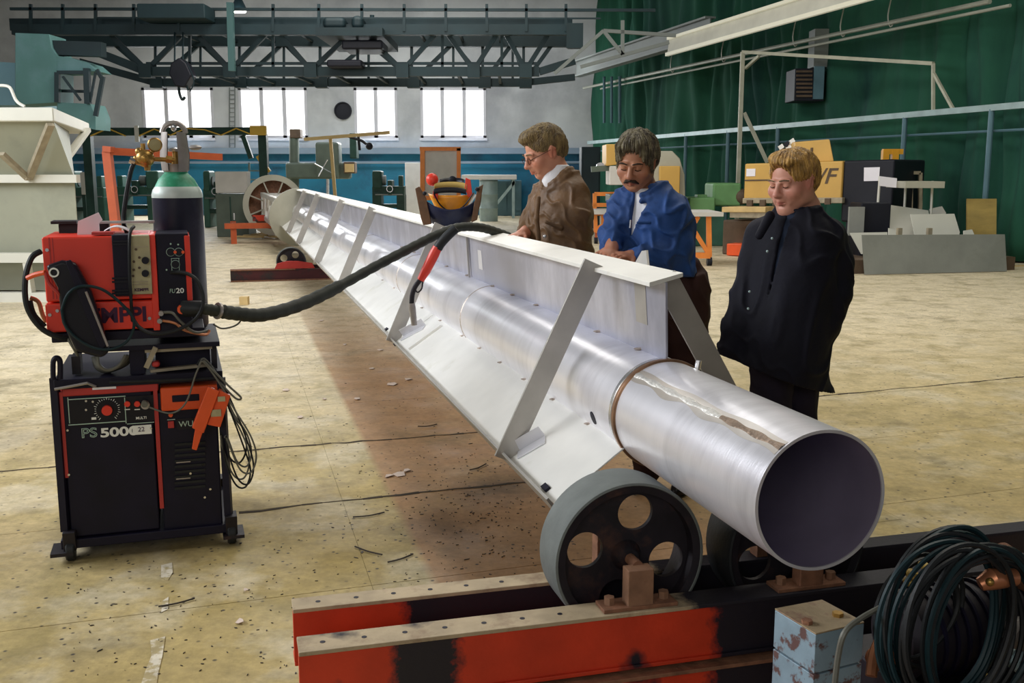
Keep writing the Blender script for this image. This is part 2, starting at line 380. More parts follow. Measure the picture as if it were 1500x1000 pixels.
def text(name, s, m, parent, fr, px, py, d, hpx, extrude=.0008, wscale=1.0, bold=0.0, shear=0.0, outline=False):
    """raised lettering lying on the upright plane of fr; px,py = lower left corner, hpx = cap height in photo pixels"""
    a, z = fr.hit(px, py, d); _, z2 = fr.hit(px, py - hpx, d); h = z2 - z
    cu = bpy.data.curves.new(name, 'FONT'); cu.body = s; cu.size = h / .69; cu.extrude = extrude; cu.offset = bold * h; cu.shear = shear
    if outline: cu.fill_mode = 'NONE'; cu.bevel_depth = .035 * h; cu.extrude = 0
    tmp = bpy.data.objects.new(name, cu); COL.objects.link(tmp); bpy.context.view_layer.update()
    dg = bpy.context.evaluated_depsgraph_get(); me = bpy.data.meshes.new_from_object(tmp.evaluated_get(dg))
    R_ = Matrix((fr.e, Z, -fr.n)).transposed(); o_ = fr.pt(a, d - .0012, z); off = ORG.get(parent.name, Vector()) if parent else Vector()
    for v in me.vertices: v.co = R_ @ Vector((v.co.x * wscale, v.co.y, v.co.z)) + o_ - off
    bpy.data.objects.remove(tmp); me.materials.clear(); me.materials.append(MAT[m]); me.name = name
    o = bpy.data.objects.new(name, me); COL.objects.link(o)
    if parent: o.parent = parent; ORG[o.name] = off
    return o

def grease_shade_mat(name, spans, base=None):
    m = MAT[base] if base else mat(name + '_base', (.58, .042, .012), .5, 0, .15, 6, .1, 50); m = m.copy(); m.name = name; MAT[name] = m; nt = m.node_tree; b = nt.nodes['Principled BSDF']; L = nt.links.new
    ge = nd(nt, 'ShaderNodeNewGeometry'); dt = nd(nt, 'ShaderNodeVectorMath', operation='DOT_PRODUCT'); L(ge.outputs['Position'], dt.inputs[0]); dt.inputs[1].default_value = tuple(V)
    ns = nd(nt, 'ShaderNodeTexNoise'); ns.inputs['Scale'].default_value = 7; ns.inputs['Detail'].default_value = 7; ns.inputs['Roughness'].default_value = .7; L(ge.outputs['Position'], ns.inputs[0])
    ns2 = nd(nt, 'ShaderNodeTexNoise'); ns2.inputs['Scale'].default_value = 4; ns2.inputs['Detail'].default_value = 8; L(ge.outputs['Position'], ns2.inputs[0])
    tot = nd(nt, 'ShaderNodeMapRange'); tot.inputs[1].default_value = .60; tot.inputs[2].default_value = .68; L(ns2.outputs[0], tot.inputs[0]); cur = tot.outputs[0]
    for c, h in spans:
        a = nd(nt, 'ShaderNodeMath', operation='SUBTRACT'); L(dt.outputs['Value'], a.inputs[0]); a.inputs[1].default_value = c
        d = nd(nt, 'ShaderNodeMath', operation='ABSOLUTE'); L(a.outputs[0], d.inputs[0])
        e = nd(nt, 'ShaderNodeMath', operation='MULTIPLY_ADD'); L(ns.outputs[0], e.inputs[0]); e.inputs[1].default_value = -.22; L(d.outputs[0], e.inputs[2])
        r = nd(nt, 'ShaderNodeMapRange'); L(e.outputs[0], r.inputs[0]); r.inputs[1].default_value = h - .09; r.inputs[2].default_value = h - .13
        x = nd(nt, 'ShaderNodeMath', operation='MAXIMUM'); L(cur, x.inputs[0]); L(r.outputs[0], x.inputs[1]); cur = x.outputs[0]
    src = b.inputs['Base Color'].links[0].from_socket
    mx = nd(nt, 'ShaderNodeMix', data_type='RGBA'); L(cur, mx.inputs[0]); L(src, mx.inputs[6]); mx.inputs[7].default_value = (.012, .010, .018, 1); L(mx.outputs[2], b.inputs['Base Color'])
grease_shade_mat('red_near', [(.47, .10), (1.95, .62)]); grease_shade_mat('red_far', [(1.6, 1.15)]); grease_shade_mat('top_dark_end', [(2.2, .95)], 'beam_top'); grease_shade_mat('block_side', [(.2, .01)], 'rust_light')  # small patches are grease; long dark ends paint in shade under the pipe
# ================================================================== SETTING
FU, FV = U, V
def uvp(u, v, z=0): return U * u + V * v + Z * z
# floor: cast concrete slabs with recessed joints
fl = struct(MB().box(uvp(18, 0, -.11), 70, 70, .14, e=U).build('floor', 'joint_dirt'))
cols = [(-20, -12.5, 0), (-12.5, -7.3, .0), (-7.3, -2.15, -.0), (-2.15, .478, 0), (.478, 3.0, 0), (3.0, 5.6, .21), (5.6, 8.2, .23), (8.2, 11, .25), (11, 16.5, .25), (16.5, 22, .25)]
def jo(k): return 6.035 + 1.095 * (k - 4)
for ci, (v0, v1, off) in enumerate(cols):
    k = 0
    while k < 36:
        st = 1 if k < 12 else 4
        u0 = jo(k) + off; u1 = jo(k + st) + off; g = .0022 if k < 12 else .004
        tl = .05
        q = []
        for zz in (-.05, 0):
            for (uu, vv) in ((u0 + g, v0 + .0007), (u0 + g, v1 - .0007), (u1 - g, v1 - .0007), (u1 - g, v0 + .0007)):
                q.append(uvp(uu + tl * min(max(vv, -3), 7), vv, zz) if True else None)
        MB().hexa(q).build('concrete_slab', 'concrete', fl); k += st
# irregular crack opened along the joints nearest the pipe
def crack(pts, name='floor_crack'):
    m = MB(); q = []
    for (a, b) in zip(pts[:-1], pts[1:]):
        n = max(3, int((b - a).length / .09))
        for i in range(n): q.append(a.lerp(b, i / n) + U * random.uniform(-.012, .012))
    q.append(pts[-1])
    for i in range(len(q) - 1):
        w0 = random.uniform(.004, .016); w1 = random.uniform(.004, .016)
        m.add([q[i] - U * w0, q[i + 1] - U * w1, q[i + 1] + U * w1, q[i] + U * w0, q[i] - U * w0 + Z * .0015, q[i + 1] - U * w1 + Z * .0015, q[i + 1] + U * w1 + Z * .0015, q[i] + U * w0 + Z * .0015], [(0, 1, 2, 3), (4, 5, 6, 7), (0, 1, 5, 4), (2, 3, 7, 6)])
    m.build(name, 'crack_dark', fl)
crack([G(-10, 691), G(300, 664), G(700, 633)]); crack([G(1195, 581), G(1350, 566), G(1510, 551)]); crack([G(350, 751), G(560, 727), G(770, 706)])
# far wall
DW = 39.6
LW = Frame((0, DW, 0), (1, 0, 0))
def wallrect(name, m, parent, x0, x1, z0, z1, d0=0, d1=.3): return MB().fbox(LW, x0, x1, d0, d1, z0, z1).build(name, m, parent)
wins = [(209, 313, 3), (350, 450, 3), (519, 582, 2), (616, 712, 3)]
WZ0 = P(0, 202, DW).z; WZ1 = P(0, 128.5, DW).z
XR = P(856, 200, DW).x
# wall as strips around the window openings
wb = MB(); wb.fbox(LW, -30, XR + 6, 0, .3, 2.45, WZ0); wb.fbox(LW, -30, XR + 6, 0, .3, WZ1, 9.0)
xs = [-30]
for a, b, n in wins: xs += [P(a, 160, DW).x, P(b, 160, DW).x]
xs.append(XR + 6)
for i in range(0, len(xs), 2): wb.fbox(LW, xs[i], xs[i + 1], 0, .3, WZ0, WZ1)
wf = struct(wb.build('wall_back', 'far_white'))
MB().fbox(LW, -30, XR + 6, 0, .3, 0, 2.45).build('painted_dado', 'far_blue', wf)
for i, (a, b, n) in enumerate(wins):
    x0, x1 = P(a, 160, DW).x, P(b, 160, DW).x
    m = MB(); t = .09
    m.fbox(LW, x0 - .04, x1 + .04, -.12, .05, WZ0 - .10, WZ0); m.fbox(LW, x0, x1, -.03, .12, WZ1 - t, WZ1); m.fbox(LW, x0, x1, -.03, .12, WZ0, WZ0 + t)
    for k in range(n + 1):
        xx = x0 + (x1 - x0) * k / n; hw = .07 if 0 < k < n else .05
        xx = min(max(xx, x0 + hw), x1 - hw); m.fbox(LW, xx - hw, xx + hw, -.03, .12, WZ0, WZ1)
    wn = struct(m.build('window_%d' % (i + 1), 'window_frame'))
    for k in range(n):
        wa = x0 + (x1 - x0) * k / n + .06; wc = x0 + (x1 - x0) * (k + 1) / n - .06
        MB().fbox(LW, wa, wc, .04, .06, WZ0 + t, WZ1 - t).build('window_pane', 'window_glow', wn)
# rounded ledge / duct running along the far wall above the dado
d = struct(MB().fbox(LW, -26, XR, -.42, 0, 2.30, 2.52).build('trim_1', 'duct_blue'))
MB().tube([LW.pt(-26, -.3, 1.98), LW.pt(XR, -.3, 1.98)], .05, 8).build('pipe_run', 'duct_blue', d)
ce = struct(MB().box((-4, 17, 9.1), 60, 60, .2).build('ceiling', 'ceiling'))
for i in range(7): MB().box((-4, 6 + 5.4 * i, 8.7), 52, .3, .6).build('roof_beam', 'crane_dark', ce)
# right wall + curtain hanging in folds
UW = hdir(307); RW = Frame(P(1480, 386, 1) , UW)
g0 = G(1480, 386); RW = Frame(g0, UW)           # a runs into the hall, n points left
wr = struct(MB().fbox(RW, -22, 24.5, -1.0, -.8, 0, 9).build('wall_right', 'dark_green'))
def curtain():
    na, nz = 420, 26; a0, a1 = -16, 22.6
    v = []; f = []
    for j in range(nz + 1):
        zz = .03 + 8.6 * j / nz
        for i in range(na + 1):
            a = a0 + (a1 - a0) * i / na; k = .5 + .5 * math.sin(a * .7 + 1)
            dd = .16 * math.sin(a * 5.3 + .35 * math.sin(zz * .9 + a)) * (.5 + .5 * math.sin(a * 1.1)) + .10 * math.sin(a * 11 + 1.2 * math.sin(zz * .8 + a * .6)) * k + .10 * math.sin(a * 1.7 + zz * .55) + .05 * math.sin(zz * 2.1 + a * 3.1)
            v.append(RW.pt(a, -.35 + dd, zz))
    for j in range(nz):
        for i in range(na):
            q = j * (na + 1) + i; f.append((q, q + 1, q + na + 2, q + na + 1))
    m = MB(); m.add(v, f); o = m.build('curtain', 'curtain', None, sharp=80)
    s = o.modifiers.new('thickness', 'SOLIDIFY'); s.thickness = .012
    tag(o, 'dark green tarpaulin curtain hanging in folds over the whole right wall', 'curtain')
curtain()
def rw_hit(px, py, n=0.0):                        # point on plane parallel to the right wall, n metres in front of the curtain
    a, z = RW.hit(px, py, n); return RW.pt(a, n, z)
# guard rail on blue posts in front of the curtain
t = thing('guard_rail', 'pale blue guard rail on tall blue posts running in front of the green curtain', 'railing', rw_hit(1445, 372, .35))
p0 = rw_hit(1530, 151, .4); p1 = rw_hit(862, 209, .4)
bar('top_rail', 'rail_pale', t, p0, p1, .09, .11)
tb('lower_rail', 'post_blue', t, [rw_hit(1530, 188, .3), rw_hit(862, 222, .3)], .025, 6)
a0_, _z = RW.hit(1453, 170, .4)
for px, py in ((1453, 160), (1326, 172), (1140, 186), (1067, 191), (1005, 196), (960, 201), (925, 204)):
    a, z = RW.hit(px, py, .4); tb('post', 'post_blue', t, [RW.pt(a, .4, 0), RW.pt(a, .4, z)], .05, 10)
# crane runway girder and its fittings along the right wall
t = thing('runway_girder', 'dull grey crane runway girder under the roof at the far end of the curtain', 'beam', rw_hit(915, 92, 1.2))
g1 = rw_hit(845, 112, 1.3); g2 = rw_hit(1040, 55, 1.3)
m = MB(); m.beam(g1, g2, .30, .05); m.beam(g1 + Z * .5, g2 + Z * .5, .30, .05); m.beam(g1 + Z * .25, g2 + Z * .25, .03, .5); m.build('i_beam', 'runway_beam', t)
t = thing('light_fitting', 'long pale trough light fitting hung high along the right wall', 'lamp', rw_hit(1100, 55, 1.6))
q0 = rw_hit(979, 80, 1.6); q1 = rw_hit(1420, -42, 1.6)
zd = q1 - q0
m = MB(); m.prism([q0 + Z * .0, q0 + RW.n * .04, q0 + RW.n * -.02 + Z * .40, q0 + RW.n * -.06 + Z * .40], zd); m.build('reflector', 'fixture_white', t)
m = MB(); m.beam(q0 + Z * .42, q1 + Z * .42, .12, .07); m.build('upper_lip', 'fixture_lit', t)
m = MB(); m.beam(q0 + RW.n * .05, q1 + RW.n * .05, .09, .09); m.build('lip', 'fixture_lit', t)
m = MB(); m.beam(q0 + RW.n * -.05 - Z * .0, q1 + RW.n * -.05 - Z * .0, .14, .02); m.build('lower_plate', 'fixture_white', t)
for r_, (xa, ya, xb, yb) in enumerate(((855, 129, 1450, 2), (880, 130, 1480, 8))):
    t = tb('pipe', 'pipe_pale', None, [rw_hit(xa, ya, .75), rw_hit(xb, yb, .75)], .045 if r_ == 0 else .03, 8)
    tag(t, ['thicker pale conduit pipe sloping along the top of the green curtain', 'thinner conduit pipe just below the thick one along the green curtain'][r_], 'pipe')
for px, py in ((985, 100), (1060, 84), (1165, 60), (1235, 45), (1305, 30)):
    a, z = RW.hit(px, py, .75); o = MB().tube(spline([RW.pt(a, .75, z + .5), RW.pt(a + .03, .8, z + .1), RW.pt(a, .75, z - .12), RW.pt(a - .08, .72, z - .02)], 4), .014, 5).build('pipe_hanger', 'pipe_pale', None)
    tag(o, {985: 'small pipe hanger on the conduit pipes nearest the far corner', 1060: 'small pipe hanger on the conduit pipes just left of the pale portal frame', 1165: 'small pipe hanger on the conduit pipes left of the heater duct', 1235: 'small pipe hanger on the conduit pipes right of the heater duct', 1305: 'small pipe hanger nearest the camera on the conduit pipes'}[px], 'hook')
# heater box on the curtain with its duct
FH = Frame(rw_hit(1170, 120, .5) * 1.0, (1, 0, 0))
t = thing('heater_unit', 'dark louvred heater box hung high on the curtain under a grey duct', 'heater', FH.w(1190, 148, .2))
pb('casing', 'machine_black', t, FH, 1164, 100, 1208, 148, 0, .8, .02); pb('side_panel', 'post_blue', t, FH, 1192, 97, 1207, 145, -.04, .0)
for i in range(7): pb('louvre', 'wood_dark', t, FH, 1167, 103 + i * 6, 1190, 106 + i * 6, -.04, .0)
pb('duct', 'runway_beam', t, FH, 1193, 42, 1216, 98, .1, .6)
# scaffold-like frame of pale square tube before the curtain
FS = Frame(rw_hit(1091, 250, 1.6), RW.e)
t = thing('tube_frame', 'tall pale portal frame of square tube before the curtain behind the men', 'frame', FS.w(1091, 300))
def fs(x, y): return FS.w(x, y, 0)
pA = fs(1088, 76); pA0 = Vector((pA.x, pA.y, 0))
DS = pA.y
bar('post', 'scaffold', t, pA0, pA, .09)
pB = rw_hit(1367, 93, .4); pB2 = rw_hit(1367, 165, .4)
bar('cross_beam', 'scaffold', t, pA, pB, .07); bar('brace', 'scaffold', t, P(1090, 165, DS), P(1124, 238, DS), .08); bar('brace', 'scaffold', t, P(1092, 100, DS), P(1112, 82, DS * .98), .06)
bar('post', 'scaffold', t, pB2, pB, .055); bar('brace', 'scaffold', t, rw_hit(1368, 108, .4), rw_hit(1398, 163, .4), .05)
# ================================================================== OVERHEAD CRANE
t = thing('bridge_crane', 'dark lattice girder bridge crane spanning the hall below the roof', 'crane', P(480, 122, 25))
DN, DF = 23.7, 26.7
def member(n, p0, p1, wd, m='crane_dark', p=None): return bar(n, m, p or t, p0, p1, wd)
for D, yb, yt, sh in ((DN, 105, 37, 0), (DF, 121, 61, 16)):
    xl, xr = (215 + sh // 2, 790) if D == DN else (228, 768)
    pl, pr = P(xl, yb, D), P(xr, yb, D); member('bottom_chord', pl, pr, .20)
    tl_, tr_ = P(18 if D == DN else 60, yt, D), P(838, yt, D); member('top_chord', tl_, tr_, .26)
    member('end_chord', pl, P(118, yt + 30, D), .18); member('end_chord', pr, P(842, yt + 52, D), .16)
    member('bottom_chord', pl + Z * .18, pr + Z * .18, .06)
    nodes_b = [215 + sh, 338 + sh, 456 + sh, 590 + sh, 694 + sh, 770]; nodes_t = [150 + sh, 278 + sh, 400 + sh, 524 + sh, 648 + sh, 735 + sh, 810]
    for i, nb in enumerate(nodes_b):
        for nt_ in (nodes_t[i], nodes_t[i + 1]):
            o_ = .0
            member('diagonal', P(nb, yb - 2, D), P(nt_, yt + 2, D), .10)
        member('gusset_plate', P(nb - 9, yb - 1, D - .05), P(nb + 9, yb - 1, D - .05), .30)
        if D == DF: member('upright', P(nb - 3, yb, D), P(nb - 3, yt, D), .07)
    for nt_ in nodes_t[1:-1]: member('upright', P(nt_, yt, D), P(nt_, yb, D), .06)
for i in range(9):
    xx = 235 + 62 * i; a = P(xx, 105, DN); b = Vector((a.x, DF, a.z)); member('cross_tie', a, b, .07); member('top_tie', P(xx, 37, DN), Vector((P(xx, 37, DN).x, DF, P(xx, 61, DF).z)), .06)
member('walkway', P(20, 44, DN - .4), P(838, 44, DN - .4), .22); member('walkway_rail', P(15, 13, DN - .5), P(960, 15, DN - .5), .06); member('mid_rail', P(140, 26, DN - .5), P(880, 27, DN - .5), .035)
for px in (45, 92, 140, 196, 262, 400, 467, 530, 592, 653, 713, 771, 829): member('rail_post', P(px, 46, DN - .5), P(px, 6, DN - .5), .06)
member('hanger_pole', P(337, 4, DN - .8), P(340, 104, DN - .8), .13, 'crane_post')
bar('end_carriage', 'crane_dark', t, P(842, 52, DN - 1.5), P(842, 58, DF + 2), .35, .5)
for (a, b, c) in ((865, 880, 40), ):
    pass
for k, (x0, y0, x1, y1) in enumerate(((812, 108, 884, 45), (884, 45, 990, 52), (884, 45, 912, 80), (850, 98, 980, 62), (912, 30, 912, 80))):
    member('stay', P(x0, y0, 22), P(x1, y1, 22), .07, 'runway_beam')
# drive box / cabinets standing on the crane
FC = Frame(P(0, 30, DN - 1.2), (1, 0, 0))
o = MB().pbox(FC, 200, 5, 300, 27, 0, .8).build('drive_housing', 'crane_dark', t, .03); 
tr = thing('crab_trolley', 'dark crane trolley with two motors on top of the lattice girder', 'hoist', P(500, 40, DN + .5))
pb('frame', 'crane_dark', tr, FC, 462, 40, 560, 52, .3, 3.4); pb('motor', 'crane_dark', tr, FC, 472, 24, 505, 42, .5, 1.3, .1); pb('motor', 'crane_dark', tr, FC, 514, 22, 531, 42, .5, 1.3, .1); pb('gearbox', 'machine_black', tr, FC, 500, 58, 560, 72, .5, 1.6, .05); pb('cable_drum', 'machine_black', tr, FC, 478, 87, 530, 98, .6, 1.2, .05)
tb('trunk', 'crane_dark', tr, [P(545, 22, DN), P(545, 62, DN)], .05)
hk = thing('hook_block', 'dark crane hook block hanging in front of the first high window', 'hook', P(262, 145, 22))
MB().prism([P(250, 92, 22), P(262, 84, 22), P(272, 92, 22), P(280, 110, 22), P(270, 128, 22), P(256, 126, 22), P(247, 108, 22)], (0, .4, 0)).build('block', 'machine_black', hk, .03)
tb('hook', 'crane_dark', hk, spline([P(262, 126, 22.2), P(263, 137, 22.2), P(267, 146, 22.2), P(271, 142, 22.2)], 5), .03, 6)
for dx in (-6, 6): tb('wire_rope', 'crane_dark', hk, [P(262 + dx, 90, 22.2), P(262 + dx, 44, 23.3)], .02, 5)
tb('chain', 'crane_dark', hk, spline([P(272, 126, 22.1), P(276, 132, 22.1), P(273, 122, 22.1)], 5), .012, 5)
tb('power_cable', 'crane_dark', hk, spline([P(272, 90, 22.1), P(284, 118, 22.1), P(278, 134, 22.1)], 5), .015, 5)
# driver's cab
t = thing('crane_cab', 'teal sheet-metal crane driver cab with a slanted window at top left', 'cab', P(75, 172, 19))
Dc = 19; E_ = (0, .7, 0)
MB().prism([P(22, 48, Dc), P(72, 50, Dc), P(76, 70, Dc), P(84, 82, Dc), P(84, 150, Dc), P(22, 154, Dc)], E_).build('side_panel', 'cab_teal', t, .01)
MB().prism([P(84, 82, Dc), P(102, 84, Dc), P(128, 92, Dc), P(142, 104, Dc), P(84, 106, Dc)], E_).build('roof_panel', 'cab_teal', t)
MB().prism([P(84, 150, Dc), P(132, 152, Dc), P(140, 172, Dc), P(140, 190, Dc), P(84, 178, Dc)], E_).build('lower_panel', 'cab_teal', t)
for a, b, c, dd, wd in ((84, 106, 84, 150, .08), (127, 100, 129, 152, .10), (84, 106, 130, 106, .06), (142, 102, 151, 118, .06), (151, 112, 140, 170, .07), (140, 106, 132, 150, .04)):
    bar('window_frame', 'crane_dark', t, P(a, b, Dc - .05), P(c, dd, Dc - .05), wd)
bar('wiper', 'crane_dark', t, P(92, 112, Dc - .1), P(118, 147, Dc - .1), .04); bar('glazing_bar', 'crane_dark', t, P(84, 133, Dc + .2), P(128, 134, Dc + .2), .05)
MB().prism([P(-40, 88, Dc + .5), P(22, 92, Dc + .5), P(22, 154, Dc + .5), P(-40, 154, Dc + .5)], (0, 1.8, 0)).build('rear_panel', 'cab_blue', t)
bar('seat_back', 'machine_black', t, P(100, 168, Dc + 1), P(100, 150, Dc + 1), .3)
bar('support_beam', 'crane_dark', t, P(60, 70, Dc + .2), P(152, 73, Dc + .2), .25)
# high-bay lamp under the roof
t = thing('high_bay_lamp', 'round white lamp glowing under the roof at top left', 'lamp', P(350, 20, 34))
MB().lathe(P(350, 19, 34), Z, [(.0, 0), (.22, .02), (.24, .08), (.20, .14), (0, .18)], 16).build('bulb', 'lamp_glow', t); MB().lathe(P(350, 14, 34), Z, [(.26, 0), (.12, .3), (.0, .34)], 16).build('shade', 'crane_dark', t)
tb('cord', 'crane_dark', t, [P(350, 8, 34), Vector((P(350, 8, 34).x, 34, 8.9))], .02)
# fan in the far wall, ladder, leaning board
t = thing('wall_fan', 'round black ventilator in the far wall between the second and third windows', 'fan', LW.w(502, 173, -.1))
MB().lathe(LW.w(502, 162, -.12), (0, 1, 0), [(.29, 0), (.33, 0), (.33, .14), (.29, .14)], 24, closed=True).build('ring', 'machine_black', t)
MB().lathe(LW.w(502, 162, -.03), (0, 1, 0), [(0, 0), (.3, 0), (.3, .02), (0, .02)], 20).build('grille', 'machine_black', t)
t = thing('wall_ladder', 'thin grey ladder fixed to the far wall between two windows', 'ladder', LW.w(341, 205, -.1))
for x in (336, 344): tb('stile', 'runway_beam', t, [LW.w(x, 128, -.1), LW.w(x, 222, -.1)], .025, 5)
for i in range(14): tb('rung', 'runway_beam', t, [LW.w(336, 132 + 6.5 * i, -.1), LW.w(344, 132 + 6.5 * i, -.1)], .015, 5)
# ================================================================== BACKGROUND MACHINERY
def gz(p): return Vector((p.x, p.y, 0))
# hopper at left
FHp = Frame((0, 12.6, 0), (1, 0, 0)); Dh = 12.6
t = thing('hopper', 'large pale sheet-steel hopper standing at the left edge under the crane cab', 'hopper', G(30, 437))
def ph(x, y, D=Dh): return P(x, y, D)
zt = ph(78, 157).z; zb = ph(78, 178).z; xr0 = ph(78, 160).x
side = P(131, 189, 16.6)
for nm, z0, z1, o_, m_ in (('rim', zb, zt, 0, 'hopper_rim'),):
    MB().prism([Vector((xr0 - 3.2, Dh, z0)), Vector((xr0, Dh, z0)), Vector((side.x, 16.6, z0)), Vector((xr0 - 3.2, 16.6, z0))], Z * (z1 - z0)).build(nm, m_, t, .02)
z1 = ph(80, 262).z; xa, xb = xr0 - 3.2, xr0
q = [Vector((xa, Dh + .5, z1)), Vector((ph(84, 262).x, Dh + .5, z1)), Vector((ph(84, 262).x * 1.21, 15.2, z1)), Vector((xa, 15.2, z1)), Vector((xa, Dh + .1, zb)), Vector((xb - .05, Dh + .1, zb)), Vector((xb * 1.2, 15.6, zb)), Vector((xa, 15.6, zb))]
MB().hexa(q).build('funnel', 'hopper', t)
bar('angle_brace', 'tan_iron', t, ph(74, 182, Dh - .02), ph(42, 262, Dh + .35), .09, .05); bar('angle_brace', 'tan_iron', t, ph(42, 262, Dh + .35), ph(2, 225, Dh - .0), .09, .05)
bar('angle_brace', 'hopper_rim', t, P(128, 190, 16), P(84, 250, 14.5), .10, .06)
zc_ = ph(60, 380).z
MB().prism([Vector((xa, Dh + .5, zc_)), Vector((ph(90, 262).x - .05, Dh + .5, zc_)), Vector((ph(90, 262).x * 1.2, 15.2, zc_)), Vector((xa, 15.2, zc_))], Z * (z1 - zc_)).build('box_body', 'hopper', t, .01)
bar('collar', 'hopper_rim', t, Vector((xa, Dh + .45, z1)), Vector((ph(92, 262).x, Dh + .45, z1)), .12, .10)
bar('base_rail', 'hopper_rim', t, Vector((xa, Dh + .3, zc_)), Vector((ph(72, 380).x, Dh + .3, zc_)), .14, .12)
bar('base_rail', 'hopper_rim', t, Vector((xa, Dh + .3, .06)), Vector((ph(72, 430).x, Dh + .3, .06)), .14, .12)
bar('leg', 'hopper_rim', t, Vector((ph(22, 384).x, Dh + .3, zc_)), Vector((ph(30, 430).x, Dh + .3, .06)), .12, .06)
MB().prism([Vector((xa, Dh + .7, .1)), Vector((ph(60, 400).x, Dh + .7, .1)), Vector((ph(60, 400).x * 1.2, 15, .1)), Vector((xa, 15, .1))], Z * (zc_ - .1)).build('lower_panel', 'hopper', t)
tb('lifting_wire', 'sheet_white', t, spline([ph(0, 125, 13), ph(14, 128, 13), ph(24, 148, 13), ph(36, 156, 13)], 5), .02, 5)
# yellow and black portal gantry
DG = 28
t = thing('portal_gantry', 'low gantry with yellow-and-dark hazard zigzag beam beyond the gas cylinder', 'gantry', Vector((P(380, 190, DG).x, DG, 0)))
bar('beam', 'dark_green', t, P(128, 193, DG), P(388, 192, DG), .30, .20)
zz = [(133, 199), (158, 188), (184, 199), (204, 199), (226, 189), (250, 198), (272, 188), (300, 190), (324, 198), (346, 188), (366, 196), (388, 187)]
for i in range(len(zz) - 1):
    if i == 2: continue
    bar('hazard_stripe', 'yellow_gantry', t, P(*zz[i], DG - .18), P(*zz[i + 1], DG - .18), .03, .06, up=Vector((0, 1, 0)))
pb('corner_plate', 'yellow_gantry', t, Frame((0, DG - .2, 0), (1, 0, 0)), 366, 184, 390, 198, 0, .1)
px_ = P(385, 196, DG); bar('leg', 'dark_green', t, px_, Vector((px_.x, DG, 0)), .22)
bar('knee_brace', 'dark_green', t, P(356, 198, DG), P(368, 232, DG), .12); bar('hook', 'yellow_gantry', t, P(378, 228, DG), P(394, 252, DG), .12)
pL = P(128, 193, DG); bar('leg', 'dark_green', t, pL, Vector((pL.x, DG, 0)), .22)
pb('tag', 'sheet_white', t, Frame((0, DG - .25, 0), (1, 0, 0)), 197, 184, 203, 208, 0, .04)
# orange swing arm post
DO = 13
t = thing('swing_arm', 'orange steel post with a long horizontal jib arm behind the red wire feeder', 'crane', Vector((P(162, 230, DO).x, DO, 0)))
pt_ = P(157, 222, DO); bar('post', 'orange_trestle', t, Vector((pt_.x + .10, DO, 0)), pt_, .10)
bar('arm', 'orange_trestle', t, P(153, 221, DO), P(324, 230, 14.2), .07, .09)
bar('end_plate', 'orange_trestle', t, P(153, 218, DO), P(165, 219, DO), .14, .07)
# machine tools along the far wall, partly in shade
def lathe_machine(x0, x1, yb, D, lab, m='machine_green', flip=False):
    fr = Frame((0, D, 0), (1, 0, 0)); X = lambda f_: x0 + (x1 - x0) * f_; H = yb - 250
    t = thing('lathe', lab, 'lathe', fr.w((x0 + x1) / 2, yb) * 1.0, 'machine tools along the far wall' if 0 else None)
    s_ = (lambda a: 1 - a) if flip else (lambda a: a)
    def q(n, mm, a, b, y0, y1, d0, d1, bv=.03):
        a, b = sorted((s_(a), s_(b))); pb(n, mm, t, fr, X(a), y0, X(b), y1, d0, d1, bv)
    q('pedestal', m, .0, .28, yb - H * .55, None, 0, .7); q('pedestal', m, .76, 1, yb - H * .5, None, 0, .7)
    q('bed', m, .0, 1, yb - H * .68, yb - H * .48, .05, .6); q('headstock', m, .0, .3, yb - H * 1.0, yb - H * .62, 0, .65, .06); q('tailstock', m, .82, .95, yb - H * .9, yb - H * .66, .1, .5)
    q('carriage', 'dark_green', .48, .62, yb - H * .80, yb - H * .50, -.1, .6); q('chip_tray', 'dark_green', .28, .78, yb - H * .3, yb - H * .22, 0, .7)
    c = fr.w(X(s_(.34)), yb - H * .80, .3); MB().lathe(c - Vector((.1, 0, 0)), (1, 0, 0), [(0, 0), (.16, 0), (.16, .2), (0, .2)], 16).build('chuck', 'runway_beam', t)
    tb('lead_screw', 'runway_beam', t, [fr.w(X(.1), yb - H * .5, -.05), fr.w(X(.95), yb - H * .5, -.05)], .025, 6)
    MB().lathe(fr.w(X(s_(.55)), yb - H * .62, -.12), (0, 1, 0), [(.09, 0), (.11, 0), (.11, .03), (.09, .03)], 14, closed=True).build('handwheel', 'chrome', t)
lathe_machine(92, 152, 326, 32, 'dark green lathe half hidden behind the red wire feeder, leftmost of the machines')
lathe_machine(168, 232, 322, 33, 'dark green lathe left of the gas cylinder, behind the orange post', flip=True)
lathe_machine(297, 330, 330, 30.5, 'short bright green lathe just right of the gas cylinder', 'machine_green')
lathe_machine(545, 592, 320, 34, 'distant dark lathe against the blue wall beyond the middle of the pipe', 'dark_green')
FT = Frame((0, 31, 0), (1, 0, 0))
t = thing('upright_heater', 'narrow white upright device standing before the blue wall at left', 'appliance', FT.w(122, 285)); pb('housing', 'sheet_white', t, FT, 118, 252, 127, 285, 0, .2, .02); pb('stand', 'dark_green', t, FT, 120, 285, 125, None, .05, .15)
F2 = Frame((0, 26, 0), (1, 0, 0))
t = thing('control_cabinet', 'olive green cabinet with a pale beige upper box beyond the gas cylinder', 'cabinet', F2.w(338, 345))
pb('body', 'olive_grey', t, F2, 315, 284, 362, None, 0, .8, .02); pb('upper_box', 'pale_board', t, F2, 315, 251, 362, 283, .05, .4, .02)
pb('door_seam', 'dark_green', t, F2, 337, 288, 339, 342, -.01, .0); pb('handle', 'chrome', t, F2, 342, 312, 344, 322, -.04, .0)
t = thing('step_ladder', 'pale grey ladder standing between the cabinet and the spoked ring', 'ladder', F2.w(374, 330, 3))
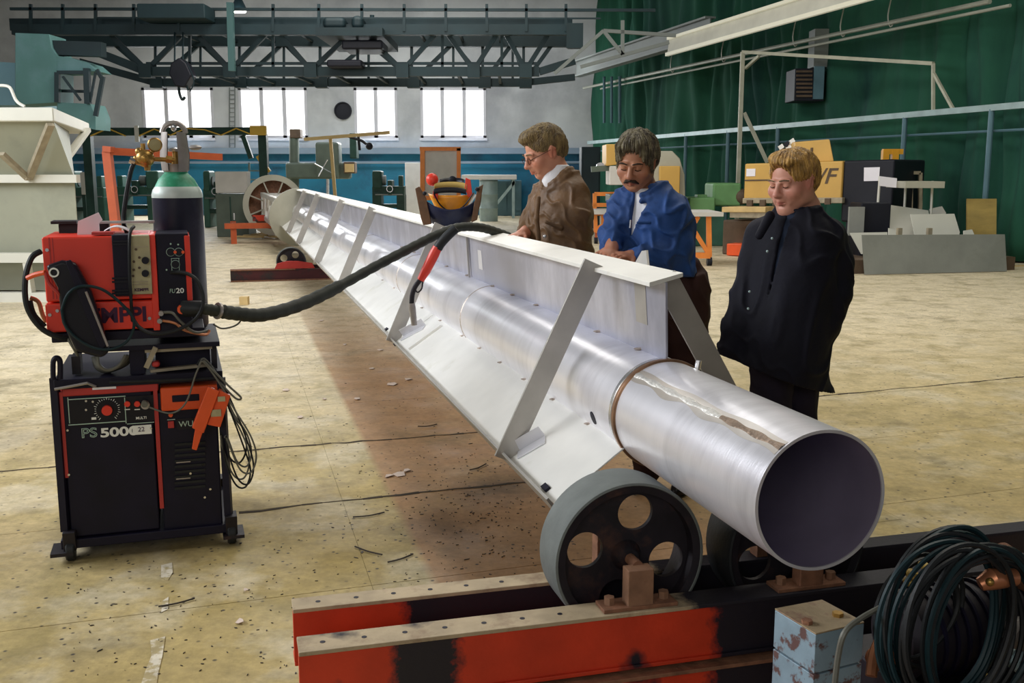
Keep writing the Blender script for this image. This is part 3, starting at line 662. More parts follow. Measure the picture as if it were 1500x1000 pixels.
for x in (365, 383): bar('stile', 'rail_pale', t, F2.w(x, 238, 3), gz(F2.w(x, 332, 3)), .05)
for i in range(6): bar('rung', 'rail_pale', t, F2.w(365, 250 + 13 * i, 3), F2.w(383, 250 + 13 * i, 3), .04)
# radial drill
F3 = Frame((0, 35.5, 0), (1, 0, 0))
t = thing('radial_drill', 'dark green radial drilling machine with a tall column behind the far end of the pipe', 'drill press', F3.w(445, 322))
pb('base', 'dark_green', t, F3, 410, 300, 500, None, 0, 1.4, .03)
MB().cyl(F3.w(431, 310, .7), F3.w(431, 200, .7), .17, seg=18).build('column', 'olive_grey', t); pb('column_cap', 'wood_dark', t, F3, 424, 189, 440, 202, .5, .95, .03)
pb('arm', 'olive_grey', t, F3, 418, 238, 512, 262, .4, 1.0, .08); pb('gear_head', 'olive_grey', t, F3, 462, 208, 496, 262, .2, 1.0, .08); pb('spindle_box', 'dark_green', t, F3, 512, 195, 522, 232, .3, .9, .03)
MB().cyl(F3.w(480, 262, .5), F3.w(480, 290, .5), .06, seg=10).build('spindle', 'chrome', t); pb('motor', 'wood_dark', t, F3, 503, 237, 520, 254, .3, .8, .04); pb('switch_box', 'timber', t, F3, 505, 240, 518, 252, .2, .3)
for k in range(4): tb('feed_lever', 'chrome', t, [F3.w(473, 246, .1), F3.w(473 + 14 * math.cos(k * 1.57 + .5), 246 + 14 * math.sin(k * 1.57 + .5), .05)], .02, 5)
t = thing('timber_prop', 'yellow timber post with a long plank nailed across its top like a T', 'prop', F3.w(488, 326, -2))
bar('post', 'timber', t, F3.w(491, 288, -2), F3.w(484, 202, -2), .10); bar('plank', 'timber', t, F3.w(446, 204, -2), F3.w(571, 194, -2), .20, .10); bar('foot', 'timber', t, F3.w(491, 288, -2), gz(F3.w(492, 322, -2)), .10)
t = thing('lamp_arm', 'dark jointed machine lamp hanging under the timber plank', 'lamp', F3.w(540, 215, -1.6))
for a in (((508, 199), (530, 206)), ((530, 206), (541, 214)), ((525, 198), (527, 220))): tb('arm', 'machine_black', t, [F3.w(*a[0], -1.6), F3.w(*a[1], -1.6)], .05, 6)
MB().ball(F3.w(541, 214, -2), .12).build('lamp_head', 'machine_black', t)
t = thing('cabinet', 'tall bright white cabinet against the blue wall beside the orange door frame', 'cabinet', LW.w(605, 318, -6)); pb('body', 'white_paint', t, Frame((0, 35.5, 0), (1, 0, 0)), 593, 238, 617, None, 0, .8, .02); pb('plinth', 'runway_beam', t, Frame((0, 35.5, 0), (1, 0, 0)), 594, 322, 616, None, -.02, .7)
F4 = Frame((0, 32.5, 0), (1, 0, 0))
t = thing('screen_frame', 'orange framed welding screen with pale panel behind the welding helmet', 'screen', F4.w(645, 322))
bar('upright', 'orange_frame', t, gz(F4.w(619, 326)), F4.w(619, 217), .14); bar('upright', 'orange_frame', t, gz(F4.w(672, 326)), F4.w(672, 217), .12); bar('rail', 'orange_frame', t, F4.w(615, 218), F4.w(675, 218), .12, .12); bar('rail', 'orange_frame', t, F4.w(619, 290), F4.w(672, 290), .10, .14)
MB().pbox(F4, 622, 221, 669, 292, .02, .05).build('panel', 'pale_board', t)
t = thing('layout_table', 'pale flat table with a braced frame against the blue wall behind the left man', 'table', F4.w(724, 316, 4))
pb('top', 'pale_board', t, F4, 676, 256, 757, 263, 4, 6, .02)
for x in (704, 752): bar('leg', 'rail_pale', t, F4.w(x, 263, 4.2), gz(F4.w(x, 312, 4.2)), .10); 
bar('brace', 'rail_pale', t, F4.w(728, 298, 4.2), F4.w(754, 266, 4.2), .10)
for x in (710, 750): bar('leg', 'post_blue', t, F4.w(x, 263, 5.8), gz(F4.w(x, 306, 5.8)), .08)
t = thing('drum', 'grey-green steel drum standing under the pale layout table', 'drum', F4.w(716, 318, 2))
c = F4.w(716, 318, 2); c.z = 0; hh = F4.w(716, 264, 2).z; MB().lathe(c, Z, [(0, 0), (.30, 0), (.30, hh * .3), (.315, hh * .32), (.30, hh * .34), (.30, hh * .64), (.315, hh * .66), (.30, hh * .68), (.30, hh), (0, hh)], 20).build('shell', 'rail_pale', t); MB().lathe(c + Z * hh * .98, Z, [(.26, 0), (.31, 0), (.31, .04), (.26, .04)], 20, closed=True).build('rim', 'olive_grey', t)
pb_ = F4
t = thing('tool_cabinet', 'dark teal cupboard behind the layout table by the blue wall', 'cabinet', F4.w(735, 312, 6.2)); pb('body', 'post_blue', t, F4, 722, 264, 764, None, 6.2, 6.9, .02); pb('door', 'post_blue', t, F4, 724, 267, 742, 308, 6.16, 6.2); pb('door', 'post_blue', t, F4, 744, 267, 762, 308, 6.16, 6.2)
# press machine left of the man in blue
F5 = Frame((0, 22, 0), (1, 0, 0))
t = thing('eccentric_press', 'beige and yellow C-frame press standing behind the man in the blue jacket', 'press', F5.w(940, 330))
MB().prism([F5.w(888, 211), F5.w(915, 211), F5.w(915, 240), F5.w(888, 243)], (0, 1, 0)).build('front_cover', 'machine_yellow', t, .02)
MB().prism([F5.w(893, 243), F5.w(925, 243), F5.w(925, 271), F5.w(893, 271)], (0, .9, 0)).build('ram_guide', 'pale_board', t, .02)
MB().prism([F5.w(940, 221, .2), F5.w(985, 221, .2), F5.w(996, 232, .2), F5.w(1003, 256, .2), F5.w(1005, 330, .2), F5.w(940, 330, .2)], (0, 1.2, 0)).build('frame', 'galv_panel', t, .02)
pb('side_cover', 'machine_yellow', t, F5, 966, 243, 996, 300, .05, .2, .02); pb('table', 'olive_grey', t, F5, 893, 285, 960, 297, -.1, .9, .02); pb('base', 'olive_grey', t, F5, 905, 297, 985, None, 0, 1.1, .02)
MB().lathe(F5.w(880, 244, .2), (0, 1, 0), [(0, 0), (.09, 0), (.09, .2), (0, .2)], 12).build('flywheel_knob', 'chrome', t); bar('control_arm', 'olive_grey', t, F5.w(866, 248, .2), F5.w(892, 246, .2), .12)
t = thing('wall_cabinet', 'tall dark cabinet in the shaded far corner behind the left man', 'cabinet', F5.w(862, 318, 8)); pb('body', 'crane_dark', t, F5, 852, 215, 880, None, 8, 9, .02); pb('door', 'crane_dark', t, F5, 855, 225, 877, 300, 7.95, 8)
for x in (885, 896, 908):
    o = tag(tb('conduit', 'post_blue', None, [rw_hit(x, 112, .9), rw_hit(x, 180, .9)], .05, 6), {885: 'leftmost', 896: 'middle', 908: 'rightmost'}[x] + ' of three thin vertical pipes under the far end of the runway girder', 'pipe')
# orange trolleys
F6 = Frame((0, 14.6, 0), (1, 0, 0))
def trolley(name, lab, x0, x1, yt, yf, D, m='orange_frame', top='pale_board'):
    fr = Frame((0, D, 0), (1, 0, 0)); t = thing(name, lab, 'trolley', fr.w((x0 + x1) / 2, yf))
    sc_l = 0
    pb('table_top', top, t, fr, x0, yt, x1, yt + 6, -.1, 1.3)
    ym = yf - 12
    for xx in (x0 + 4, x1 - 22):
        bar('leg', m, t, fr.w(xx, yt + 6, .05), fr.w(xx + 1, ym, .05), .08); bar('leg', m, t, fr.w(xx, yt + 6, 1.1), fr.w(xx, ym, 1.1), .08)
        bar('brace', m, t, fr.w(xx - 34 if xx > x0 + 30 else xx + 34, yt + 6, .05), fr.w(xx, ym - 4, .05), .07)
        c = fr.w(xx + 1, ym + 7, .05); c.z = .075; MB().lathe(c - Vector((.04, 0, 0)), (1, 0, 0), [(0, 0), (.075, 0), (.075, .08), (0, .08)], 14).build('caster', 'machine_black', t); bar('fork', 'orange_trestle', t, c, fr.w(xx + 1, ym, .05), .05)
    bar('lower_rail', m, t, fr.w(x0 + 4, ym - 2, .05), fr.w(x1 - 20, ym - 2, .05), .10); return t
trolley('work_trolley', 'orange framed work trolley with a pale top behind the man in the blue jacket', 985, 1060, 311, 388, 17.9)
trolley('stock_trolley', 'orange framed trolley seen between the left and middle men', 868, 905, 308, 352, 23.5)
t = thing('orange_stand', 'small orange tubular stand behind the man in brown, above the trolley', 'stand', P(886, 310, 24.6))
for a in (((871, 283), (871, 320)), ((897, 281), (897, 320)), ((868, 300), (902, 300)), ((871, 284), (898, 284)), ((868, 313), (902, 313))): bar('tube', 'orange_frame', t, P(*a[0], 24.6), P(*a[1], 24.6), .09)
# pale green machine
F7 = Frame((0, 22.8, 0), (1, 0, 0))
t = thing('green_machine', 'pale green boxy machine left of the yellow guillotine', 'machine', F7.w(1045, 350))
pb('motor_housing', 'pale_green', t, F7, 1044, 268, 1086, 302, .2, 1.2, .05); pb('tank', 'pale_green', t, F7, 1010, 289, 1048, 312, -.2, .8, .04); pb('body', 'machine_green', t, F7, 1010, 312, 1062, None, 0, 1.1, .03); pb('cap', 'pale_green', t, F7, 1022, 285, 1036, 290, 0, .4, .02)
MB().ball(F7.w(1086, 288, .3), .18).build('gear_cover', 'wood_dark', t)
# guillotine shear
F8 = Frame(P(1060, 300, 20.6), P(1306, 300, 18.4) - P(1060, 300, 20.6))
t = thing('guillotine_shear', 'yellow guillotine shear with dark slanted lettering and a black end housing', 'machine', F8.w(1180, 350))
pb('blade_beam', 'machine_yellow', t, F8, 1088, 240, 1231, 297, 0, 1.2, .03); pb('stripe', 'wood_dark', t, F8, 1089, 264, 1136, 266, -.012, 0); pb('end_housing', 'machine_black', t, F8, 1231, 239, 1306, 330, .05, 1.6, .04)
pb('base', 'wood_dark', t, F8, 1058, 322, 1140, None, -.1, 1.2, .03); pb('bed', 'timber', t, F8, 1056, 304, 1120, 312, -.5, .3, .01); pb('bed_lip', 'tan_iron', t, F8, 1068, 312, 1120, 320, -.45, .2)
pb('clamp_bar', 'tan_iron', t, F8, 1086, 292, 1232, 300, -.12, 0, .01)
for i in range(7): pb('clamp', 'wood_dark', t, F8, 1092 + 19 * i, 294, 1100 + 19 * i, 303, -.16, -.10)
pb('foot', 'orange_red', t, F8, 1064, 357, 1086, None, -.4, .1, .02); pb('foot', 'machine_black', t, F8, 1238, 328, 1300, None, .1, 1.4)
l_ = text('lettering', '/F', 'wood_dark', t, F8, 1194, 272, -.006, 22, bold=.015, shear=.25, wscale=1.15)
text('lettering', 'V', 'wood_dark', t, F8, 1186, 272, -.006, 8, bold=.03, wscale=1.3)
MB().pbox(F8, 1091, 248, 1104, 259, -.01, 0).build('notice', 'white_paper', t)
t = thing('yellow_box', 'yellow sheet box with sloping ends standing on top of the guillotine', 'box', F8.w(1190, 240, .4))
MB().prism([F8.w(1160, 240, .3), F8.w(1162, 210, .3), F8.w(1212, 207, .3), F8.w(1219, 240, .3)], (0, .7, 0)).build('casing', 'machine_yellow', t, .02); pb('slot', 'wood_dark', t, F8, 1184, 219, 1187, 228, .28, .3)
for i in range(3):
    pass
t = thing('checked_flag', 'small black and white checked plates above the yellow guillotine', 'sign', F8.w(1150, 225, .5))
for i in range(3):
    for j in range(2): MB().prism([F8.w(1137 + 8 * i + 4 * j, 216 - 4 * i + 6 * j, .5), F8.w(1143 + 8 * i + 4 * j, 212 - 4 * i + 6 * j, .5), F8.w(1146 + 8 * i + 4 * j, 217 - 4 * i + 6 * j, .5), F8.w(1140 + 8 * i + 4 * j, 221 - 4 * i + 6 * j, .5)], (0, .04, 0)).build('square', 'white_paint' if (i + j) % 2 == 0 else 'machine_black', t)
tb('rod', 'machine_black', t, [F8.w(1150, 240, .55), F8.w(1150, 210, .55)], .02, 5)
for k, (c, lab) in enumerate((((1263, 250), (1286, 270), 'white paper sheet taped on the black end of the guillotine'), ((1289, 258), (1314, 275), 'white paper sheet taped tilted on the steel stand')) and [(((1263, 250), (1286, 270)), 'white paper sheet taped on the black end of the guillotine'), (((1289, 258), (1314, 275)), 'slightly tilted white paper sheet fixed to the thin steel stand')]):
    fr = Frame(F8.o + F8.n * .035, F8.e) if k == 0 else Frame((0, 17.7, 0), (1, 0, 0)); (x0, y0), (x1, y1) = c; s_ = 3 * k
    o = MB().prism([fr.w(x0, y0), fr.w(x1, y0 + s_), fr.w(x1 - 1, y1), fr.w(x0 - k, y1 - s_)], (0, .006, 0)).build('paper_sheet', 'white_paper', None); tag(o, lab, 'paper')
# forklift mast
t = thing('lift_mast', 'yellow two-post lifting mast behind the black end of the guillotine', 'mast', P(1306, 300, 20.1))
for x in (1297, 1311): bar('mast_post', 'mast_yellow', t, P(x, 220, 20.1), Vector((P(x, 220, 20.1).x, 20.1, 0)), .12)
bar('cross_head', 'mast_yellow', t, P(1293, 222, 20.1), P(1322, 222, 20.1), .10, .10); bar('cross_member', 'mast_yellow', t, P(1295, 262, 20.1), P(1313, 262, 20.1), .08, .08)
# thin steel stands
t = thing('steel_stand', 'tall thin pale steel table frame behind the white sheet offcuts', 'stand', P(1328, 350, 17.8))
for x, x2, y0, D in ((1289, 1284, 258, 17.8), (1327, 1326, 265, 18.3), (1366, 1366, 265, 17.8)): tb('leg', 'sheet_white', t, [P(x, y0, D), Vector((P(x2, 300, D).x, D, 0))], .022, 6)
bar('shelf', 'galv_panel', t, P(1312, 270, 17.8), P(1368, 270, 17.8), .9, .11)
t = thing('chair_frame', 'small tan tubular frame standing behind the steel stand near the curtain', 'frame', P(1330, 300, 17.5))
for a in (((1296, 253), (1348, 253)), ((1348, 253), (1348, 300)), ((1334, 253), (1334, 300)), ((1322, 253), (1322, 300))): bar('tube', 'tan_iron', t, P(*a[0], 19.2), P(*a[1], 19.2), .06)
for x in (1334, 1348): bar('leg', 'tan_iron', t, P(x, 300, 19.2), Vector((P(x, 300, 19.2).x, 19.2, 0)), .06)
# sheet stock pile at right
FG = Frame(G(1267, 403), G(1475, 398) - G(1267, 403))
t = MB().add([FG.w(1266, 402, 0), FG.w(1475, 397, 0), FG.w(1472, 343, .12), FG.w(1262, 344, .12), FG.w(1266, 402, .03), FG.w(1475, 397, .03), FG.w(1472, 343, .15), FG.w(1262, 344, .15)], [(0, 1, 2, 3), (7, 6, 5, 4), (0, 4, 5, 1), (1, 5, 6, 2), (2, 6, 7, 3), (3, 7, 4, 0)]).build('steel_sheet', 'sheet_grey')
tag(t, 'large grey steel sheet leaning on its long edge at the right, lowest in the pile', 'sheet')
FQ = Frame(FG.o + FG.n * .6, FG.e)
def sheet(pts, m, lab, d0=0, d1=.02, cat='sheet', name='steel_sheet'):
    o = MB().prism([FG.w(x, y, d0 + (402 - y) * .004) for x, y in pts], FG.n * d1).build(name, m); tag(o, lab, cat); return o
sheet([(1303, 300), (1360, 308), (1365, 345), (1316, 368), (1303, 346)], 'sheet_white', 'white steel offcut with a pointed top standing behind the grey sheet', .75)
sheet([(1334, 314), (1398, 313), (1406, 340), (1400, 368), (1345, 368)], 'sheet_white', 'white square offcut leaning to the right behind the grey sheet', .45)
sheet([(1245, 341), (1300, 340), (1300, 372), (1262, 372)], 'sheet_white', 'low white offcut left of the grey sheet, beside the man in the dark coat', .55)
sheet([(1302, 334), (1322, 341), (1328, 372), (1302, 372)], 'sheet_white', 'small white corner offcut at the left end of the offcut pile', .35)
sheet([(1412, 338), (1424, 336), (1428, 345), (1428, 372), (1412, 372)], 'sheet_white', 'small white scrap at the right end of the offcut pile', .35)
sheet([(1362, 306), (1380, 302), (1386, 312), (1366, 330)], 'pale_board', 'crumpled pale scrap peeping out behind the white square offcut', .95)
t = thing('stock_rack', 'low dark rack with short stubs holding the leaning white offcuts', 'rack', FG.pt(.9, .9, 0))
L_ = FG.hit(1467, 370, .6)[0]
bx('base', 'wood_dark', t, FG, -.15, L_, .25, 1.6, 0, .22)
for px in (1318, 1362): pb('stub', 'tan_iron', t, FG, px - 3, 334, px + 3, 372, .32, .38)
bx('timber_block', 'tan_iron', t, FG, .1, .6, 1.65, 1.95, .0, .62)
bx('dark_case', 'sheet_grey', t, FG, -.4, -.02, .9, 1.5, .0, .5)
t = MB().prism([P(1417, 291, 18.2), P(1460, 291, 18.2), G(1459, 388) , G(1416, 388)], (0, .04, 0)).build('plywood_sheet', 'plywood'); tag(t, 'upright yellow-brown plywood sheet standing behind the blue post near the right edge', 'board')
t = thing('dark_crate', 'dark open case standing left of the steel stand beside the man in the dark coat', 'crate', P(1262, 345, 17.4))
pb('case', 'machine_black', t, Frame((0, 17.4, 0), (1, 0, 0)), 1262, 297, 1306, None, 0, .6, .02); pb('panel', 'sheet_grey', t, Frame((0, 17.3, 0), (1, 0, 0)), 1244, 303, 1266, 345, 0, .08)
o = tag(tb('floor_hose', 'timber', None, spline([G(1470, 392), G(1490, 390), G(1530, 389)], 5), .02, 6), 'pale pole lying on the floor at the foot of the curtain, far right', 'pole')
# ================================================================== PIPE STRUCTURE
C0 = Vector((.5092, 3.3568, .82)); R0 = .18
def S(t, r, deg): a = math.radians(deg); return C0 + U * t + (V * math.cos(a) + Z * math.sin(a)) * r
def Sx(t, v, z): return C0 + U * t + V * v + Z * z
def pipe_hit(px, py):
    r = ray(px, py); o = CAMP - C0
    ov, oz, rv, rz = o.dot(V), o.z, r.dot(V), r.z
    A = rv * rv + rz * rz; B = ov * rv + oz * rz; Cc = ov * ov + oz * oz - R0 * R0; k = (-B - math.sqrt(max(B * B - A * Cc, 0))) / A
    q = o + r * k; return q.dot(U), math.degrees(math.atan2(q.z, q.dot(V)))
T_END = 18.0
t = thing('steel_pipe_mast', 'long stainless pipe mast with three welded wings and an open near end', 'pipe', Vector((C0.x, C0.y, .5)))
PIPE = t
MB().lathe(C0 + U * -.962, U, [(R0, 0), (R0, .955), (R0 - .008, .955), (R0 - .008, 0)], 96, closed=True).build('end_section', 'steel', t)
MB().lathe(C0 + U * .0, U, [(R0, .004), (R0, T_END), (R0 - .008, T_END), (R0 - .008, .004)], 96, closed=True).build('main_tube', 'steel', t)
MB().lathe(C0 + U * -.022, U, [(R0 - .002, 0), (R0 + .007, .004), (R0 + .0085, .014), (R0 + .007, .024), (R0 - .002, .03)], 80).build('weld_ring', 'heat_tint', t)['label'] = 'brown heat-tinted joint ring'
MB().lathe(C0 + U * .012, U, [(R0, 0), (R0 + .004, .003), (R0 + .004, .022), (R0, .026)], 80).build('joint_band', 'chrome', t)
for tt in (2.35, 4.6, 7.2, 10.4, 13.6): MB().lathe(C0 + U * tt, U, [(R0 - .001, 0), (R0 + .003, .006), (R0 - .001, .012)], 64).build('weld_ring', 'weld', t)
# seam along the top of the end section
(ta, aa), (tb_, ab) = pipe_hit(952, 562), pipe_hit(1146, 655)
print('SEAM', ta, aa, tb_, ab)
ta, tb_ = .0, -.955; aa = ab
m = MB(); n = 50; w_ = 9
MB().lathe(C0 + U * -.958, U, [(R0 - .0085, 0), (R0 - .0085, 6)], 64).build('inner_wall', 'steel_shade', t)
vv = []; ff = []
for i in range(n + 1):
    f_ = i / n; tt = ta + (tb_ - ta) * f_; ac = aa + (ab - aa) * f_
    for j in range(w_):
        g = j / (w_ - 1) - .5; vv.append(S(tt, R0 + .0005 + .003 * (1 - abs(g) * 2) ** .5 * (.5 + .5 * random.random()), ac + g * (6 + 1.6 * math.sin(i * .9)) ))
for i in range(n):
    for j in range(w_ - 1): q = i * w_ + j; ff.append((q, q + 1, q + w_ + 1, q + w_))
ms = MB(); ms.add(vv[:34 * w_], [f for f in ff if max(f) < 34 * w_]).build('seam_weld', 'weld_bright', t, sharp=80)
ms = MB(); ms.add(vv[33 * w_:], [tuple(i - 33 * w_ for i in f) for f in ff if min(f) >= 33 * w_]).build('seam_weld', 'seam_brown', t, sharp=80)
m = MB(); vv = []; ff = []
for i in range(n + 1):
    f_ = i / n; tt = ta + (tb_ - ta) * f_; ac = aa + (ab - aa) * f_
    for j in range(7): vv.append(S(tt, R0 + .0006, ac - 7.5 - 1.2 * math.sin(i * .35) + (15 + 2 * math.sin(i * .5)) * j / 6))
for i in range(n):
    for j in range(6): q = i * 7 + j; ff.append((q, q + 1, q + 8, q + 7))
mat('heat_band', (.52, .47, .42), .36, .5, .1, 4, .03, 40, (.60, .57, .54), (.4, .7), 3)
m.add(vv, ff).build('heat_stain_strip', 'heat_band', t, sharp=80)
# drilled hole: flat dark disc, its inner shade put into the colour
th_, ah = pipe_hit(869, 612)
hm = MB(); hm.lathe(S(th_, R0 - .01, ah), (S(th_, 1, ah) - S(th_, 0, ah)), [(0, .012), (.024, .0113), (.024, .0)], 24); hm.build('drilled_hole', 'navy_black', t)
# top web and flange, in welded sections
mat('web_plate', (.36, .37, .46), .33, .5, .06, 2, .03, 40, (.58, .59, .70), (.46, .68), 2.2, stretch=(1, 1, .5))
secs = [(.0, 2.86), (2.875, 6.0), (6.01, 9.2), (9.21, 12.5), (12.51, T_END)]
for i, (a, b) in enumerate(secs):
    m = MB(); q = []
    lo0 = -.004 if i == 0 else 0
    for zz, vv_ in ((R0 - .01, .008), (.445, -.014)):
        for tt, dv in ((a, -.004), (a, .004), (b, .004), (b, -.004)): q.append(Sx(tt + (.0 if zz < .4 else (-.03 if i == 0 else 0)), vv_ + dv, zz))
    m.hexa(q).build('web_plate', 'web_plate', t, .001)
    q = []
    for dz in (0, .014):
        for tt, v_, z_ in ((a - (.035 if i == 0 else 0), -.0885, .437), (a + (.035 if i == 0 else 0), .060, .458), (b, .060, .458), (b, -.0885, .437)): q.append(Sx(tt - (.03 if i == 0 else 0), v_, z_ + dz))
    MB().hexa(q).build('top_flange', 'steel_white', t, .001)
# side wings
for ang, sg in ((215.2, 1), (-25, -1)):
    for (a, b) in ((-.02, 3.3), (3.31, 6.6), (6.61, 11.5), (11.51, T_END)):
        rr = .478; q = []
        nrm = (V * math.cos(math.radians(ang + 90)) + Z * math.sin(math.radians(ang + 90)))
        for dn in (-.003, .003):
            for tt, r_ in ((a, R0 - .008), (a + (.0 if a > 0 else -.02), rr), (b, rr), (b, R0 - .008)): q.append(S(tt, r_, ang) + nrm * dn)
        MB().hexa(q).build('wing_plate', 'steel_white', t, .001)
        e0, e1 = S(a - (.03 if a < 0 else 0), .487, ang), S(b, .487, ang)
        MB().beam(e0 , e1, .010, .085, up=nrm).build('wing_flange', 'tan_iron' if 0 else 'steel_bar', t, .001)
# diagonal flat bars, in pairs
for k, (tt, dt) in enumerate(((.46, .07), (3.34, .0), (6.55, 0), (9.25, 0), (12.7, 0), (15.5, 0))):
    for sg in (1, -1):
        p1_ = Sx(tt - (0 if sg > 0 else .40 if k == 0 else 0), -.095 if sg > 0 else .03, .452 if sg > 0 else .435)
        p0_ = S(tt + dt - (0 if sg > 0 else .34 if k == 0 else 0), .487 if sg > 0 else .50, 213 if sg > 0 else -24)
        d_ = (p1_ - p0_).normalized()
        bar('diagonal_bar', 'steel_bar', t, p0_ - d_ * .01, p1_ + d_ * .02, .085, .012, up=U, bevel=.0015)
# brackets tacked to the left wing, end notch and weld tacks
def wing_pt(px, py):
    nrm = (V * math.cos(math.radians(305.2)) + Z * math.sin(math.radians(305.2))); r = ray(px, py); k = (C0 - CAMP).dot(nrm) / r.dot(nrm); q = CAMP + r * k - C0
    return q.dot(U), q.dot(V * math.cos(math.radians(215.2)) + Z * math.sin(math.radians(215.2)))
nw = -(V * math.cos(math.radians(305.2)) + Z * math.sin(math.radians(305.2)))
for (x0, y0), (x1, y1), hgt in (((760, 668), (800, 645), .05), ((590, 497), (622, 480), .055)):
    (t0_, r0_), (t1_, r1_) = wing_pt(x0, y0), wing_pt(x1, y1)
    a_, b_ = S(t0_, r0_, 215.2) + nw * .004, S(t1_, r1_, 215.2) + nw * .004
    m = MB(); dd = (b_ - a_); side_ = nw.cross(dd).normalized() * .030
    m.prism([a_ - side_, a_ + side_, a_ + side_ + nw * .006, a_ - side_ + nw * .006], dd); m.prism([a_ + side_ * 1.0, a_ + side_ * .86, a_ + side_ * .86 + nw * hgt, a_ + side_ + nw * hgt], dd)
    m.build('angle_bracket', 'steel_plate', t, .001)
for px, py in ((801, 716), (757, 660), (567, 483), (580, 505)):
    tt, rr = wing_pt(px, py); MB().box(S(tt, rr, 215.2) + nw * .006, .05, .022, .012, e=U, up=nw).build('burnt_notch', 'navy_black', t)
(tq, rq) = wing_pt(632, 490); a_ = S(tq, .22, 215.2); bar('stiffener_bar', 'steel_white', t, S(tq, .21, 215.2) + nw * .01, S(tq + .02, .45, 215.2) + nw * .01, .03, .015, up=nw)
for i in range(11):
    tt = .22 + .42 * i + (.0 if i < 6 else .2 * (i - 5))
    MB().ball(Sx(tt, .000, R0 + .004), .022, .008, .005, 10, 6).build('weld_tack', 'weld', t)
    MB().ball(S(tt + .1, R0 + .002, 214), .020, .007, .005, 10, 6).build('weld_tack', 'weld', t)
# patches on the web
for tt, wd, z0, z1 in ((.14, .10, .28, .42), (2.55, .09, .25, .36)):
    q = []
    for dv in (-.0015, .0):
        for a, zz in ((tt, z0), (tt + wd, z0), (tt + wd, z1), (tt, z1)): q.append(Sx(a, .008 - (.022 * (zz - .17) / .275) - .0045 + dv, zz))
    MB().hexa(q).build('doubler_plate', 'steel_bar' if tt < 1 else 'steel_plate', t)
MB().beam(Sx(2.86, -.011, R0), Sx(2.86, -.026, .435), .012, .010, up=U).build('joint_strip', 'steel_bar', t)
MB().prism([Sx(.30, .058, .462), Sx(.44, .062, .462), Sx(.40, .075, .515), Sx(.36, .075, .52)], V * .008).build('bar_end', 'steel_bar', t)
# hook bolt at the ring
MB().cyl(Sx(-.05, .095, .155), Sx(-.05, .10, .185), .010, seg=10).build('lug', 'chrome', t)
# wings' end disc
cD = C0 + U * T_END + V * -.06 + Z * -.10
MB().lathe(cD, U, [(0, 0), (.56, 0), (.575, .0), (.575, .14), (.56, .14), (.56, .03), (0, .03)], 48).build('end_disc', 'galv_panel', t)
# lattice neck from the disc to the spoked ring
cR = C0 + U * 23 + V * -.34 + Z * -.0
neck = []
for i, (sv, sz) in enumerate(((-1, -1), (1, -1), (1, 1), (-1, 1))):
    a = cD + U * .1 + V * sv * .30 + Z * sz * .30; b = cR + V * sv * .26 + Z * sz * .26; neck.append((a, b)); bar('neck_chord', 'steel_white', t, a, b, .10)
for i in range(4):
    (a, b), (c, d_) = neck[i], neck[(i + 1) % 4]
    MB().hexa([a.lerp(b, .12), c.lerp(d_, .12), c.lerp(d_, .55), a.lerp(b, .55)] + [q + (Z if i % 2 else V) * .01 for q in (a.lerp(b, .12), c.lerp(d_, .12), c.lerp(d_, .55), a.lerp(b, .55))]).build('neck_plate', 'steel_white', t)
    for k in range(6): bar('neck_strut', 'steel_white', t, a.lerp(b, k / 5), c.lerp(d_, k / 5), .06)
    for k in range(3): bar('neck_diagonal', 'steel_white', t, a.lerp(b, .55 + .15 * k), c.lerp(d_, .70 + .15 * k), .05)
# spoked ring
MB().lathe(cR, U, [(.74, -.10), (.74, .18), (.60, .18), (.60, .14), (.70, .12), (.70, -.06), (.60, -.08), (.60, -.10)], 56, closed=True).build('ring_rim', 'galv_panel', t)
MB().lathe(cR, U, [(0, .16), (.62, .16), (.62, .18), (0, .18)], 40).build('rusty_disc', 'rust', t)['label'] = 'rusty brown inner disc'
for k in range(8):
    a = math.radians(22 + 45 * k); bar('spoke', 'galv_panel', t, cR + (V * math.cos(a) + Z * math.sin(a)) * .1, cR + (V * math.cos(a) + Z * math.sin(a)) * .70, .16, .03, up=(V * -math.sin(a) + Z * math.cos(a)))
MB().lathe(cR, U, [(0, -.12), (.14, -.12), (.14, .1), (0, .1)], 24).build('hub', 'rust', t)
MB().ball(cR + U * .05 + V * .12 - Z * .16, .04).build('brass_boss', 'mast_yellow', t)
# timber trestle under the ring
FTr = Frame(G(340, 357), V)
t = thing('orange_trestle', 'low orange steel trestle under the spoked ring at the far end of the pipe', 'trestle', G(380, 350))
zt = FTr.hit(340, 327)[1]
bx('top_beam', 'orange_trestle', t, FTr, -.15, 1.5, -.1, .1, zt - .12, zt); bx('top_beam', 'red_beam', t, FTr, .5, 2.0, .9, 1.1, zt, zt + .14)
for a in (-.02, 1.3): bx('leg', 'orange_trestle', t, FTr, a, a + .13, -.07, .07, 0, zt - .12); bx('leg', 'orange_trestle', t, FTr, a, a + .13, .95, 1.07, 0, zt)
for a in (.0, 1.35): bx('cross_beam', 'orange_trestle', t, FTr, a, a + .1, -.05, 1.05, zt - .11, zt - .01)
for i in range(7):
    o = bar('timber_offcut', 'timber', None, G(348 + 9 * i, 346 - 1.2 * i, .04 + .02 * (i % 2)), G(385 + 7 * i, 347 - (i % 3) * 3, .05 + .03 * (i % 3)), .09, .04); tag(o, 'thin timber offcut in the heap on the floor under the orange trestle', 'timber', 'timber offcuts under the trestle')
